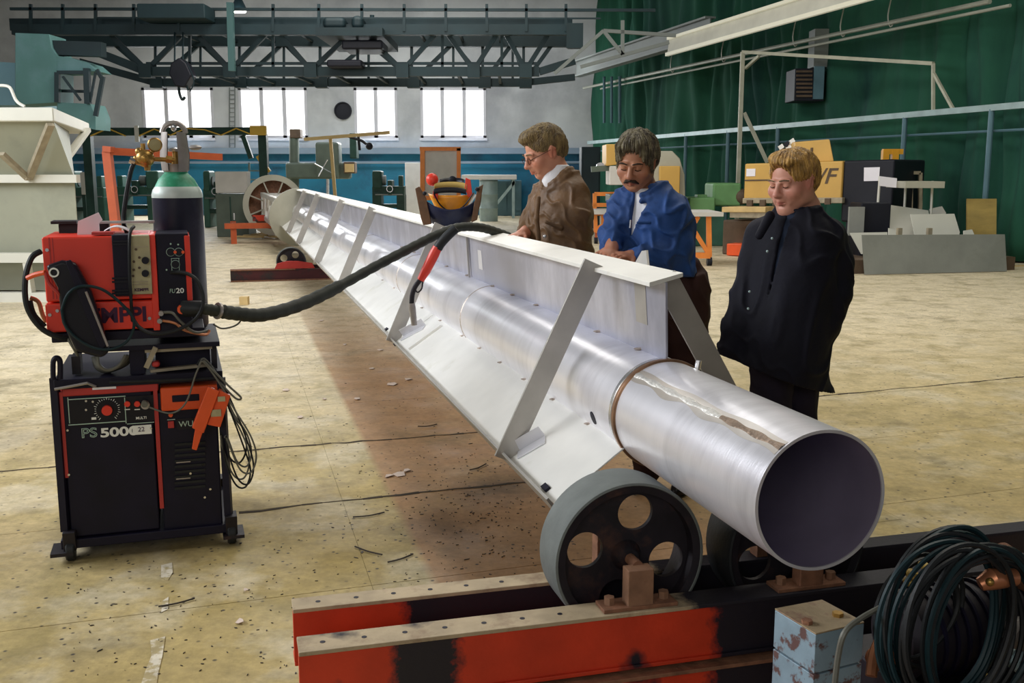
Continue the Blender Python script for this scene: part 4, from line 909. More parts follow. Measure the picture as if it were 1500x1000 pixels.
# ------------------------------------------------------------------ roller dollies
def plate_with_holes(name, m, parent, c, e, n, R, hub, holes, th):
    cu = bpy.data.curves.new(name, 'CURVE'); cu.dimensions = '2D'; cu.fill_mode = 'BOTH'; cu.extrude = th / 2
    for (x, y, r) in [(0, 0, R), (0, 0, hub)] + holes:
        s = cu.splines.new('POLY'); k = 40; s.points.add(k - 1); s.use_cyclic_u = True
        for i in range(k): s.points[i].co = (x + r * math.cos(2 * math.pi * i / k), y + r * math.sin(2 * math.pi * i / k), 0, 1)
    tmp = bpy.data.objects.new('t', cu); COL.objects.link(tmp); bpy.context.view_layer.update(); me = bpy.data.meshes.new_from_object(tmp.evaluated_get(bpy.context.evaluated_depsgraph_get()))
    off = ORG[parent.name]
    for v in me.vertices: v.co = c + e * v.co.x + Z * v.co.y + n * v.co.z - off
    bpy.data.objects.remove(tmp); me.materials.clear(); me.materials.append(MAT[m]); o = bpy.data.objects.new(name, me); COL.objects.link(o); o.parent = parent; ORG[o.name] = off; return o
def wheel(parent, c, r, wd, rot, rim_m='rubber_tyre'):
    t = thing('roller_wheel', None, None, c); del t
def make_wheel(parent, c, r, wd, rot, tm='rubber_tyre'):
    # c: centre of near face; parts hang directly under the dolly
    tyre = MB().lathe(c, U, [(r * .965, 0), (r * .992, .002), (r, .008), (r, wd - .008), (r * .992, wd - .002), (r * .965, wd), (r * .95, wd - .004), (r * .95, .004)], 72, closed=True).build('wheel_tyre', tm, parent)
    rim = MB().lathe(c, U, [(r * .86, .006), (r * .955, .002), (r * .955, wd - .004), (r * .90, wd - .004), (r * .85, wd * .42), (r * .85, wd * .25)], 64, closed=True).build('wheel_rim', 'black_iron', parent)
    hs = [(r * .565 * math.cos(math.radians(rot + 90 * k)), r * .565 * math.sin(math.radians(rot + 90 * k)), r * .235) for k in range(4)]
    plate_with_holes('wheel_disc', 'black_iron', parent, c + U * wd * .3, V, U, r * .86, r * .10, hs, wd * .10)
    MB().lathe(c, U, [(0, wd * .05), (r * .12, wd * .05), (r * .20, wd * .25), (r * .22, wd * .5), (r * .22, wd * .75), (r * .14, wd * .98), (0, wd * .98)], 28).build('wheel_hub', 'black_iron', parent)
    MB().cyl(c - U * .055, c + U * (wd + .05), r * .07, seg=14).build('axle', 'rust', parent)
FD = Frame(uvp(0, 0, 0), V)                       # a = v, d = u
t = thing('roller_dolly', 'red steel roller dolly of stacked beams carrying the near pipe end on dark wheels', 'dolly', uvp(2.75, 1.3, 0))
vax = C0.dot(V); uw = C0.dot(U) - .36
def i_beam(u0, u1, v0, v1, z0, z1, m='red_beam', topm='beam_top', nm='beam', tf=.012):
    uc = (u0 + u1) / 2
    bx(nm + '_web', m, t, FD, v0, v1, uc - .02 - .02, uc - .005, z0 + tf, z1 - tf)
    bx(nm + '_flange', m, t, FD, v0, v1, u0, u1, z0, z0 + tf, .002); bx(nm + '_flange', topm, t, FD, v0, v1, u0, u1, z1 - tf, z1, .002)
i_beam(2.588, 2.688, .124, 2.75, .195, .37, 'red_near', 'top_dark_end'); i_beam(2.866, 2.950, .125, 2.75, .195, .37, 'red_far', 'top_dark_end')
i_beam(2.560, 2.690, .16, 2.75, .0, .185, 'red_near', 'rust', 'lower_beam'); i_beam(2.85, 2.96, .16, 2.75, .0, .185, 'red_dark', 'rust', 'lower_beam')  # rear lower beam in darker red: shade under the pipe as colour
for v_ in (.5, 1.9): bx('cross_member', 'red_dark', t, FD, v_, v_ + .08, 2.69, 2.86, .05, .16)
for k in range(8):
    v_ = .19 + .112 * k
    for (u_, vv_) in ((2.637, v_), (2.908, v_ + .01)):
        if vv_ > .86 and u_ > 2.8: continue
        if u_ < 2.8 and vv_ > .93: continue
        MB().cyl(uvp(u_, vv_, .3695), uvp(u_, vv_, .3708), .0075, seg=14).build('bolt_hole', 'navy_black', t)
uw -= .045
cw = uvp(uw, vax - .272, .485)
make_wheel(t, cw, .236, .165, 78)
cw2 = uvp(uw, vax + .285, .46); make_wheel(t, cw2, .236, .165, 20, 'black_rubber')  # tyre blacker than its twin: shade under the pipe as colour
for cc in (cw, cw2):
    v_ = cc.dot(V); 
    bx('bearing_block', 'rust_light' if cc is cw else 'rust', t, FD, v_ - .045, v_ + .035, 2.605, 2.655, .37, .49, .004)
    bx('block_foot', 'rust', t, FD, v_ - .12, v_ + .11, 2.60, 2.675, .37, .382, .002)
    for s_ in (-.09, .08): MB().cyl(uvp(2.64, v_ + s_, .382), uvp(2.64, v_ + s_, .404), .016, seg=6).build('bolt', 'rust_light', t)
    bx('bearing_block', 'rust', t, FD, v_ - .04, v_ + .04, 2.88, 2.93, .37, .50, .003)
tag(MB().box(uvp(2.70, 1.62, .30), .02, .02, .08).build('paint_tab', 'orange_red', t), None)
# far dolly
g_ = G(338, 413); FDf = Frame(g_, V)
t = thing('far_roller_dolly', 'small dark red roller dolly under the far half of the pipe', 'dolly', g_ + V * 1.1)
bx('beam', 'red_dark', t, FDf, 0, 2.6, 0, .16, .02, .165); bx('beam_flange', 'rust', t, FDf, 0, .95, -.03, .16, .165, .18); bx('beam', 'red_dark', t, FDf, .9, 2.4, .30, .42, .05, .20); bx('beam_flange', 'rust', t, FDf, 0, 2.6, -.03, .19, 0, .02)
cwf = FDf.w(427, 384, .12)
for dx in (0, .72):
    c_ = cwf + V * dx
    make_wheel(t, c_, .225, .12, 60)
    a_ = (c_ - FDf.o).dot(V); zc = c_.z
    MB().prism([FDf.pt(a_ - .26, -.02, .18), FDf.pt(a_ + .34, -.02, .18), FDf.pt(a_ + .30, -.02, .26), FDf.pt(a_ + .08, -.02, zc + .03), FDf.pt(a_ - .08, -.02, zc + .03), FDf.pt(a_ - .22, -.02, .26)], FDf.n * .04).build('cradle', 'red_beam' if 0 else 'red_dull', t, .004)
tag(bar('timber_block', 'timber', None, G(352, 440, .05), G(364, 440, .05), .10, .10), 'small yellow timber block on the floor in front of the far dolly', 'block')
# ================================================================== WELDING CART
o0 = G(105, 820); o1 = G(340, 795); o0.z = o1.z = 0
FW = Frame(o0, o1 - o0)
t = thing('welding_cart', 'black welding power source on a wheeled cart, with dial panel and large white number', 'welding machine', FW.pt(.3, .3, 0))
CART = t
def q(name, m, x0, y0, x1, y1, d0, d1, bv=.0, par=None): return pb(name, m, par or t, FW, x0, y0, x1, y1, d0, d1, bv)
q('power_source', 'navy_black', 96, 574, 229, 782, .0, .62, .008); q('red_lid', 'red_dull', 90, 562, 232, 577, -.005, .6, .006)
q('center_trim', 'red_dull', 229, 560, 235, 745, -.006, .0)
q('cooling_unit', 'navy_black', 235, 572, 322, 775, .0, .6, .008); q('orange_cover', 'orange_red', 235, 565, 330, 600, -.01, .3, .01)
q('handle_recess', 'navy_black', 252, 578, 292, 588, -.014, -.008, .003)
q('left_frame', 'red_dull', 91, 574, 96, 700, -.004, .5)
fc = q('control_panel', 'black_plastic', 100, 582, 227, 620, -.006, .0)
for a in ((100, 582, 184, 583.2), (100, 619, 184, 620.2), (100, 582, 101.2, 620), (183, 582, 184.2, 620), (186, 619, 226, 620)): q('panel_line', 'label_green', *a, -.008, -.006, par=fc)
def disc(name, m, px, py, d, rpx, th, par=t, seg=28):
    c = FW.w(px, py, d); r = rpx * (c - CAMP).length / 1560; return MB().lathe(c, -FW.n, [(0, 0), (r, 0), (r, th), (0, th)], seg).build(name, m, par)
disc('current_dial', 'black_plastic', 157, 600, -.007, 14, .006); disc('red_knob', 'red_paint', 157, 600, -.012, 7, .02)
c = FW.w(157, 600, -.0075); sc_ = (c - CAMP).length / 1560
for k in range(25):
    a = math.radians(-50 + 280 * k / 24); r0, r1 = 14.5 * sc_, (18 if k % 3 == 0 else 16.5) * sc_
    MB().beam(c + (FW.e * math.cos(a) + Z * math.sin(a)) * r0, c + (FW.e * math.cos(a) + Z * math.sin(a)) * r1, .0022, .001, up=FW.n).build('dial_mark', 'label_white', fc)
for x in (186.5, 201): disc('red_knob', 'red_paint', x, 591, -.01, 4, .012); q('switch_plate', 'label_white', x - 4, 599, x + 4, 600.2, -.008, -.006)
disc('socket', 'cap_steel', 213, 592, -.01, 6, .02); disc('plug', 'cable_grey', 212, 590, -.02, 4.5, .03)
for x, y in ((126, 587), (126, 600), (136, 588), (99, 630), (221, 627)): disc('screw', 'chrome', x, y, -.007, 1.6, .003, seg=8)
q('scale_mark', 'label_white', 134, 611, 141, 614.5, -.008, -.006)
text('small_lettering', 'MULTI', 'label_white', t, FW, 199, 614, -.007, 3.6, bold=.02)
text('model_lettering', 'PS', 'label_green', t, FW, 119, 641, -.002, 13.5, outline=True, wscale=1.15)
text('model_lettering', '5000', 'label_white', t, FW, 147, 640, -.002, 12.5, bold=.045, wscale=1.42)
st_ = q('number_sticker', 'label_white', 194, 622.5, 222, 636, -.005, -.003, .0)
text('sticker_number', '22', 'letter_navy', st_, FW, 202, 632, -.0052, 6.5)
# cooling unit details
disc('warning_lamp', 'orange_red', 250, 607, -.002, 3, .012); q('switch', 'red_dull', 246, 617, 255, 627, -.012, 0, .002); q('switch_frame', 'label_green', 245, 614, 256.5, 615, -.003, 0)
pl = q('name_plate', 'black_plastic', 259, 612, 300, 628, -.003, 0); text('plate_lettering', 'WU', 'label_green', pl, FW, 262, 625, -.004, 8)
for i in range(9): q('vent_slot', 'black_rubber', 256, 648 + 8 * i, 301, 651.5 + 8 * i, -.006, .0)
for i in (3, 6): q('vent_glint', 'cap_steel', 258, 652 + 8 * i, 279, 653.5 + 8 * i, -.008, -.005)
for x, y in ((101, 695), (300, 728), (308, 716), (297, 680), (279, 693)): disc('screw', 'chrome', x, y, -.002, 1.7, .004, seg=8)
# cart frame
for x in (80, 324):
    a = FW.hit(x, 560)[0]; bar('upright', 'navy_black', t, FW.pt(FW.hit(x + (16 if x < 100 else 12), 775)[0], .0, .13), FW.pt(a, .0, FW.hit(x, 553)[1]), .03, .03)
a0_, a1_ = FW.hit(96, 780)[0], FW.hit(335, 775)[0]
zb_ = FW.hit(200, 782)[1]
bx('bottom_frame', 'navy_black', t, FW, a0_ - .02, a1_, -.02, .68, zb_ - .03, zb_ + .01, .005)
for x in (88, 340): 
    a = FW.hit(x, 775)[0]; bx('caster_plate', 'black_iron', t, FW, a - .04, a + .05, -.05, .09, zb_ - .05, zb_ - .035)
for (a, d) in ((.0, -.0), (FW.hit(340, 795)[0], .0), (.03, .6), (FW.hit(335, 795)[0], .6)):
    c = FW.pt(a, d, .05); MB().lathe(c - FW.e * .018, FW.e, [(0, 0), (.045, 0), (.05, .006), (.05, .03), (.045, .036), (0, .036)], 24).build('caster', 'black_rubber', t)
    MB().prism([c - FW.e * .025 + FW.n * -.03, c - FW.e * .025 + FW.n * .03, c - FW.e * .025 + FW.n * .045 + Z * .085, c - FW.e * .025 - FW.n * .045 + Z * .085], FW.e * .05).build('caster_fork', 'black_iron', t, .003)
# upper tray and handle
zt_, zt2 = FW.hit(200, 560, -.02)[1], FW.hit(200, 550, -.02)[1]
aL, aR = FW.hit(78, 556, -.02)[0], FW.hit(326, 545, -.02)[0]
bx('tray', 'navy_black', t, FW, aL, aR, -.02, .62, zt_ - .012, zt2 + .0, .004)
tb('tray_rod', 'cap_steel', t, [FW.w(80, 570, -.04), FW.w(128, 561, -.05), FW.w(140, 566, -.03)], .006, 6); tb('tray_rod', 'black_rubber', t, [FW.w(160, 560, -.04), FW.w(318, 554, -.04)], .006, 6)
q('paper_slip', 'white_paper', 135, 563, 170, 570, -.012, -.01); 
tb('handle', 'navy_black', t, spline([FW.w(78, 555, -.03), FW.w(78, 530, -.03), FW.w(83, 524, -.03), FW.w(88, 530, -.03), FW.w(88, 555, -.03)], 5), .011, 8)
# intermediate shelf with tan angle irons
q('shelf_column', 'black_iron', 105, 522, 118, 548, .05, .15); q('shelf_column', 'black_iron', 310, 505, 318, 548, .05, .1)
q('shelf_plate', 'navy_black', 110, 505, 322, 512, .0, .56); q('middle_box', 'navy_black', 190, 512, 212, 550, .02, .3)
q('back_box', 'navy_black', 228, 512, 308, 540, .1, .4)
for (a, b, c_, d_) in ((212, 514, 310, 508), (220, 543, 305, 534)): bar('angle_iron', 'tan_iron', t, FW.w(a, b, .02), FW.w(c_, d_, .05), .03, .012)
bar('angle_iron', 'tan_iron', t, FW.w(214, 538, .0), FW.w(228, 508, .0), .03, .02)
q('red_cap', 'red_dull', 222, 530, 234, 538, -.01, .05, .01)
for i in range(5):
    r = 14 + 3.5 * i; tb('cable', 'cable_grey', t, spline([FW.w(150 - r * .5, 522, .02 * i), FW.w(150 - r * .3, 535 + i, -.01 + .02 * i), FW.w(158, 542 + i * .5, .02 * i), FW.w(166 + r * .6, 535, .02 * i), FW.w(170 + r, 520, .02 * i)], 6), .007, 7)
# ---- wire feeder
a0f = FW.hit(64, 400)[0]
t = thing('wire_feeder', 'bright red wire feeder box with a beige dial strip, on the black cart', 'welding machine', FW.pt(.2, .1, FW.hit(150, 490)[1]))
FEED = t
q('case', 'red_paint', 64, 346, 226, 440, .0, .42, .008); q('lower_case', 'red_paint', 67, 442, 228, 484, -.006, .42, .008); q('base_plate', 'navy_black', 75, 484, 300, 497, .0, .28, .004)
q('case_seam', 'red_dull', 74, 348, 76, 438, -.002, 0); q('case_seam', 'red_dull', 79, 348, 80.5, 438, -.002, 0)
q('hinge_block', 'navy_black', 166, 344, 192, 434, -.02, .1, .004)
for y in (352, 356, 406, 411, 424, 428): q('hinge_rib', 'black_plastic', 164, y, 192, y + 3, -.026, -.018)
pn = q('dial_panel', 'beige_panel', 191, 345, 221, 431, -.028, .05, .003)
for x, y, r in ((213, 381, 5), (213, 400, 5)): disc('dial_knob', 'black_plastic', x, y, -.028, r, .018, pn)
for x, y in ((196, 383), (196, 395), (204, 377), (195, 404), (204, 392), (199, 365)): disc('small_knob', 'wood_dark', x, y, -.028, 1.8, .005, pn, 10)
text('panel_lettering', 'KEMPPI', 'letter_navy', pn, FW, 197, 426.5, -.0285, 4.2, bold=.03); 
for y in (412, 416, 361): q('panel_line', 'tan_iron', 194, y, 217, y + 1.2, -.0295, -.028, par=pn)
q('front_edge', 'red_paint', 221, 344, 231, 484, -.012, .3, .004)
fb = q('front_panel', 'navy_black', 231, 342, 279, 484, .0, .28, .004); q('panel_edge', 'red_paint', 272, 345, 280, 440, -.006, .27, .003)
for x, y in ((250, 369), (262, 369), (257, 387)): disc('dial', 'black_plastic', x, y, -.002, 5.5, .006, fb); disc('dial_ring', 'label_green', x, y - 0, -.001, 6.2, .002, fb)
for x, y in ((268, 369), (256.5, 369)): disc('red_knob', 'orange_red', x, y, -.008, 2.2, .01, fb, 12)
for x, y in ((250, 357), (261, 358), (244, 395)): disc('lamp', 'label_green', x, y, -.002, 1.3, .004, fb, 8)
for a in ((251, 378, 263, 378.8), (250, 396, 262, 396.8), (251, 378, 251.8, 396), (262, 378, 262.8, 396)): q('panel_line', 'label_green', *a, -.004, -.001, par=fb)
text('front_lettering', 'FU', 'label_green', fb, FW, 248, 429, -.002, 6, bold=.0, shear=.15, wscale=.8); text('front_lettering', '20', 'label_white', fb, FW, 258, 429, -.002, 7, bold=.03, wscale=1.1)
for x, y in ((69, 366), (73, 461), (219, 466), (84, 455)): disc('screw', 'chrome', x, y, -.008, 2.4, .005, seg=10)
text('brand_lettering', 'KEMPPI', 'letter_navy', t, FW, 109, 474, -.007, 21, bold=.045, wscale=1.03)
for x, y in ((236, 458), (234, 469)): disc('connector', 'cap_steel', x, y, -.015, 3.5, .03)
disc('torch_socket', 'orange_red', 266, 452, -.03, 6, .04); 
# gun holster: dark bag hanging diagonally on the case
t = thing('torch_holster', 'dark leathery holster hanging slantwise on the red feeder, with a white ring', 'holster', FW.w(120, 500, -.06))
MB().prism([FW.w(68, 388, -.03), FW.w(92, 380, -.03), FW.w(112, 383, -.03), FW.w(135, 425, -.03), (FW.w(150, 470, -.03)), FW.w(162, 512, -.03), FW.w(150, 522, -.03), FW.w(112, 512, -.03), FW.w(92, 470, -.03), FW.w(86, 420, -.03)], -FW.n * .05).build('body', 'black_plastic', t, .015)
MB().prism([FW.w(96, 382, -.085), FW.w(104, 380, -.085), FW.w(130, 430, -.085), FW.w(156, 505, -.085), FW.w(148, 515, -.085), FW.w(118, 440, -.085)], -FW.n * .01).build('flap', 'navy_black', t, .004)
c = FW.w(79, 399, -.085); MB().lathe(c, -FW.n, [(.013, 0), (.019, 0), (.019, .005), (.013, .005)], 24, closed=True).build('white_ring', 'label_white', t)
tb('rod', 'cap_steel', t, [FW.w(126, 427, -.1), FW.w(158, 507, -.1)], .005, 6)
# cables round the feeder
def cable(pts, r, m, lab, d=-.06, grp=None, name='cable'):
    o = MB().tube(spline([FW.w(x, y, dd) for x, y, dd in pts], 8), r, 8).build(name, m); return tag(o, lab, 'cable', grp)
cable([(60, 368, .02), (46, 378, .0), (37, 410, -.02), (40, 450, -.03), (60, 480, -.03), (88, 494, -.02), (112, 494, .02)], .012, 'black_rubber', 'thick black cable curving round the left side of the red feeder')
cable([(44, 440, -.0), (50, 460, -.01), (66, 478, -.01)], .010, 'black_rubber', 'short dark cable inside the thick black one left of the red feeder')
cable([(44, 436, .02), (56, 442, .02), (62, 460, .02), (68, 472, .02)], .009, 'copper', 'reddish cable behind the short dark one left of the red feeder')
cable([(40, 407, -.03), (52, 402, -.05), (66, 399, -.07)], .010, 'orange_red', 'orange torch cable running into the white ring of the holster')
cable([(66, 399, -.07), (72, 415, -.07), (86, 430, -.07), (92, 440, -.05)], .008, 'red_dull', 'dark red lead hanging from the holster ring down the red case')
cable([(90, 455, -.10), (100, 430, -.11), (120, 419, -.11), (150, 424, -.11), (180, 447, -.11), (196, 470, -.11), (190, 495, -.10), (168, 510, -.10), (140, 510, -.10), (112, 495, -.10), (95, 475, -.10), (90, 452, -.10)], .006, 'cable_teal', 'dark round cable loop lying over the holster and lower red case')
cable([(250, 399, -.02), (272, 400, -.06), (290, 412, -.08), (298, 440, -.09), (288, 465, -.09), (262, 482, -.09), (228, 489, -.09), (205, 480, -.08), (194, 465, -.06)], .008, 'black_rubber', 'black cable looping from the front panel down under the lettering')
cable([(236, 458, -.03), (252, 458, -.05), (264, 470, -.06), (280, 484, -.05), (292, 487, -.03), (304, 484, .0)], .006, 'cable_grey', 'grey gas lead from the upper brass connector of the feeder')
cable([(234, 469, -.03), (256, 473, -.05), (272, 484, -.05), (300, 490, -.02), (307, 484, .0)], .006, 'copper', 'reddish lead from the lower connector of the feeder')
cable([(196, 332, .02), (190, 345, -.04), (190, 400, -.05), (192, 440, -.05), (194, 470, -.04)], .007, 'black_rubber', 'thin black cable hanging beside the beige dial strip')
cable([(99, 495, -.01), (108, 510, -.02), (114, 520, .0), (112, 505, .03)], .006, 'cable_grey', 'small grey cable loop under the left of the feeder')
cable([(308, 462, .05), (330, 463, .1), (352, 466, .2), (346, 476, .2), (326, 481, .15), (313, 475, .1)], .004, 'cable_grey', 'thin grey-green loop hanging below the start of the ribbed hose')
# papers and plate on the feeder
zf = FW.hit(150, 346)[1]
o = MB().prism([FW.w(113, 344, .15), FW.w(114, 324, .15), FW.w(144, 311, .15), (FW.w(150, 322, .15)), FW.w(145, 327, .15), FW.w(146, 343, .15)], FW.n * .012).build('paper_sheet', 'white_paper'); tag(o, 'folded white paper standing up on the red feeder', 'paper')
o = MB(); 
for i in range(9):
    f_ = i / 8; o.v += [FW.pt(FW.hit(148 + 40 * f_, 344)[0], .12, zf + .03 * math.sin(math.pi * (f_ * .8 + .1)) + .002), FW.pt(FW.hit(148 + 40 * f_, 344)[0], .24, zf + .03 * math.sin(math.pi * (f_ * .8 + .1)) + .004)]
for i in range(8): o.f.append((2 * i, 2 * i + 1, 2 * i + 3, 2 * i + 2))
o = o.build('paper_sheet', 'white_paper'); s_ = o.modifiers.new('th', 'SOLIDIFY'); s_.thickness = .002; tag(o, 'curved white paper lying on the red feeder behind the dial strip', 'paper')
t = thing('channel_bar', 'dark steel channel lying across the top of the red feeder', 'bar', FW.w(120, 343, .3))
q('web', 'black_iron', 86, 328, 160, 343, .28, .34); q('flange', 'black_iron', 74, 324, 112, 328, .24, .38); q('flange', 'cap_steel', 146, 324, 226, 327, .24, .32)
q('foot', 'red_dull', 134, 340, 166, 344, .02, .1); 
# ---- gas cylinder
dC = .30; cc = FW.w(262, 500, dC + .12)
aC = FW.hit(262, 330, dC + .12)[0]; zC = lambda y: FW.hit(262, y, dC)[1]
base = FW.pt(aC, dC + .12, 0); z0 = FW.hit(262, 512, dC)[1]; zs = FW.hit(262, 291, dC)[1]; zn = FW.hit(262, 252, dC)[1]; r = .110
t = thing('gas_cylinder', 'black gas cylinder with green-and-grey shoulder and steel valve guard behind the feeder', 'gas cylinder', base + Z * (FW.hit(200, 505, 0)[1] + .002))
z_sh = FW.hit(200, 505, 0)[1] + .002
def zc_(y): return FW.hit(262, y, dC + .12)[1]
zsh = zc_(288); zsr = zc_(275); zng = zc_(258); znk = zc_(250)
MB().lathe(base, Z, [(0, z_sh), (r * .9, z_sh), (r, z_sh + .02), (r, zsh)], 40).build('body', 'cylinder_black', t)
MB().lathe(base, Z, [(r + .0008, zsh - .004), (r + .0008, zsh + .01), (r * .96, zsh + .03), (r * .86, zsr + .006)], 40).build('grey_shoulder', 'cylinder_grey', t)
MB().lathe(base, Z, [(r * .86, zsr + .006), (r * .70, zng - .012), (r * .55, zng + .004), (r * .46, zng + .014), (r * .46, znk + .01)], 40).build('green_shoulder', 'cylinder_green', t)
FCy = Frame(base, FW.e)
lb = MB()
for i in range(7): a = math.radians(-118 + 9 * i); lb.v += [base + (FW.e * math.cos(a) + FW.n * math.sin(a)) * (r * .935) + Z * (zsr - .012), base + (FW.e * math.cos(a) + FW.n * math.sin(a)) * (r * .83) + Z * (zsr + .010)]
for i in range(6): lb.f.append((2 * i, 2 * i + 1, 2 * i + 3, 2 * i + 2))
lb.build('shoulder_label', 'label_white', t)
# guard: open tulip
zg0, zg1 = zc_(250), zc_(186)
hg = zg1 - zg0
MB().lathe(base, Z, [(.052, zg0 - .005), (.056, zg0 + .03), (.050, zg0 + .03), (.046, zg0 - .005)], 28, closed=True).build('guard_collar', 'cap_steel', t)
for a0 in (math.radians(150), math.radians(-40), math.radians(55)):
    m = MB(); m.lathe(base, Z, [(.060, zg0 + .0), (.066, zg0 + hg * .35), (.055, zg0 + hg * .88), (.048, zg0 + hg * .88), (.059, zg0 + hg * .35), (.053, zg0 + .0)], 8, closed=True, a0=a0 - .45, a1=a0 + .45); m.build('guard_blade', 'cap_steel', t)
pts = [base + (FW.e * math.cos(a)) * .050 + Z * (zg0 + hg * .86 + .045 * math.sin(a)) for a in [math.pi * k / 10 for k in range(11)]]
MB().tube(pts, .012, 8).build('guard_arch', 'cap_steel', t); MB().ball(base + Z * (zg1 + .0), .014, .014, .02).build('guard_knob', 'chrome', t)
MB().lathe(base, Z, [(.018, zg0), (.018, zg0 + .06), (.012, zg0 + .06), (.012, zg0 + .09)], 16).build('valve_stem', 'brass', t); MB().lathe(base + Z * (zg0 + .085), Z, [(0, 0), (.032, 0), (.034, .012), (0, .02)], 20).build('valve_handwheel', 'chrome', t)
MB().ball(FW.w(286, 216, dC + .02), .028, .028, .012).build('guard_screw', 'cap_steel', t)
# regulator
t = thing('gas_regulator', 'brass gas regulator with a round gauge screwed to the left of the cylinder valve', 'regulator', FW.w(212, 250, .3))
dR = .3
def rq(x, y): return FW.w(x, y, dR)
tb('inlet', 'brass', t, [rq(222, 233), rq(256, 234)], .010, 12); MB().cyl(rq(243, 233), rq(252, 234), .018, seg=6).build('inlet_nut', 'brass', t)
tb('outlet', 'brass', t, [rq(211, 240), rq(194, 236)], .011, 12); MB().cyl(rq(198, 237), rq(190, 234), .015, seg=8).build('outlet_nut', 'chrome', t)
MB().lathe(rq(213, 232) + FW.n * .02, -FW.n, [(0, 0), (.034, 0), (.038, .01), (.038, .035), (.028, .05), (.016, .055), (.014, .08), (0, .085)], 28).build('body', 'brass', t)
MB().cyl(rq(216, 240), rq(216, 250), .016, .012, 10).build('safety_valve', 'brass', t); MB().cyl(rq(210, 222), rq(209, 210), .010, seg=10).build('post', 'brass', t); MB().ball(rq(204, 222), .018).build('boss', 'brass', t); MB().ball(rq(200, 232), .014).build('boss', 'brass', t)
g = MB().lathe(rq(227, 212) + FW.n * .01, -FW.n, [(0, 0), (.029, 0), (.031, .004), (.031, .022), (.027, .026), (.026, .022), (0, .022)], 30).build('gauge', 'brass', t); MB().lathe(rq(227, 212) - FW.n * .0125, -FW.n, [(0, 0), (.025, 0), (0, .001)], 24).build('gauge_face', 'gauge_face', g)
tb('gauge_stem', 'brass', t, [rq(224, 221), rq(218, 228)], .008, 8)
o = tag(MB().tube(spline([rq(197, 238), rq(192, 250), rq(187, 275), rq(183, 300), rq(181, 325), FW.w(186, 340, .2)], 6), .010, 8).build('gas_hose', 'black_rubber'), 'black gas hose hanging from the brass regulator down behind the feeder', 'hose')
# ---- remote control box hanging on the right of the cart
t = thing('remote_control', 'orange-red remote control box with a tapered spike hanging on the right front of the cart', 'remote control', FW.w(300, 650, -.08))
MB().prism([FW.w(304, 564, -.06), FW.w(321, 571, -.06), FW.w(298, 632, -.06), FW.w(281, 624, -.06)], -FW.n * .035).build('front_cover', 'orange_red', t, .004)
MB().prism([FW.w(286, 626, -.07), FW.w(297, 631, -.07), FW.w(288, 658, -.07), FW.w(281, 656, -.07)], -FW.n * .02).build('spike', 'orange_red', t, .003)
MB().prism([FW.w(321, 568, -.03), FW.w(337, 576, -.03), FW.w(322, 622, -.03), FW.w(303, 618, -.03)], -FW.n * .05).build('side_box', 'orange_red', t, .003)
for a in ((319, 581, 330, 588), (309, 600, 324, 610)): q('window', 'beige_panel', *a, -.088, -.078)
# control cable looped at the right
pts0 = [(292, 536), (300, 528), (322, 556), (345, 600), (366, 640), (373, 670), (366, 692), (352, 686), (338, 650), (334, 640)]
for k in range(6):
    pp = [(x + 1.2 * (k - 2) * math.sin(i * .9 + k), y + 2.5 * math.sin(k * 2 + i)) for i, (x, y) in enumerate(pts0)]
    endy = (0, 14, -8, 22, 6, -14)[k]
    pp = [(x - (k * 2.4 if i > 2 else 0), y + (endy if 3 < i < 9 else 0)) for i, (x, y) in enumerate(pp)]
    o = MB().tube(spline([FW.w(x, y, -.07 + .012 * k) for x, y in pp], 7), .0042, 6).build('control_cable', 'black_rubber' if k % 2 else 'cable_grey'); tag(o, 'dark thin control cable turn hanging in loops off the right side of the cart', 'cable', 'control cable loops')
cable([(298, 528, -.07), (318, 548, -.07), (336, 566, -.08), (353, 582, -.08), (345, 583, -.07), (322, 560, -.06)], .0045, 'cable_grey', 'short upper cable loop ending above the orange remote control')
cable([(292, 536, -.06), (286, 550, -.06), (272, 590, -.06), (250, 605, -.05), (218, 596, -.03)], .004, 'cable_grey', 'thin cable from the power source socket up to the tray edge')
disc_c = FW.w(322, 660, -.0)
# ---- big ribbed hose to the torch
def hp(x, y, D): return P(x, y, D)
hp_pts = [FW.w(268, 452, -.04), FW.w(290, 452, -.06), FW.w(312, 454, -.05), hp(345, 459, 4.35), hp(385, 461, 4.45), hp(440, 446, 4.65), hp(495, 420, 4.85), hp(550, 390, 5.05), hp(600, 364, 5.2), hp(640, 344, 5.32), hp(672, 333, 5.42), hp(702, 333, 5.5), hp(728, 340, 5.62), hp(752, 350, 5.75), hp(775, 366, 5.85), hp(790, 390, 5.9)]
sp_ = spline(hp_pts, 10)
n_ = len(sp_); rad = []
for i in range(n_): f_ = i / n_; rad.append((.030 if .16 < f_ < .40 else .024) * (1 + .06 * math.sin(i * 2.1)))
t = thing('torch_hose', 'thick dark ribbed hose running from the red feeder up over the pipe flange', 'hose', FW.w(290, 470, 0))
MB().tube(sp_, rad, 12).build('sleeve', 'hose_rubber', t)
MB().tube(sp_[22:24], .036, 12).build('clamp', 'cap_steel', t); MB().tube(sp_[:14], .034, 12).build('grip_boot', 'black_rubber', t)
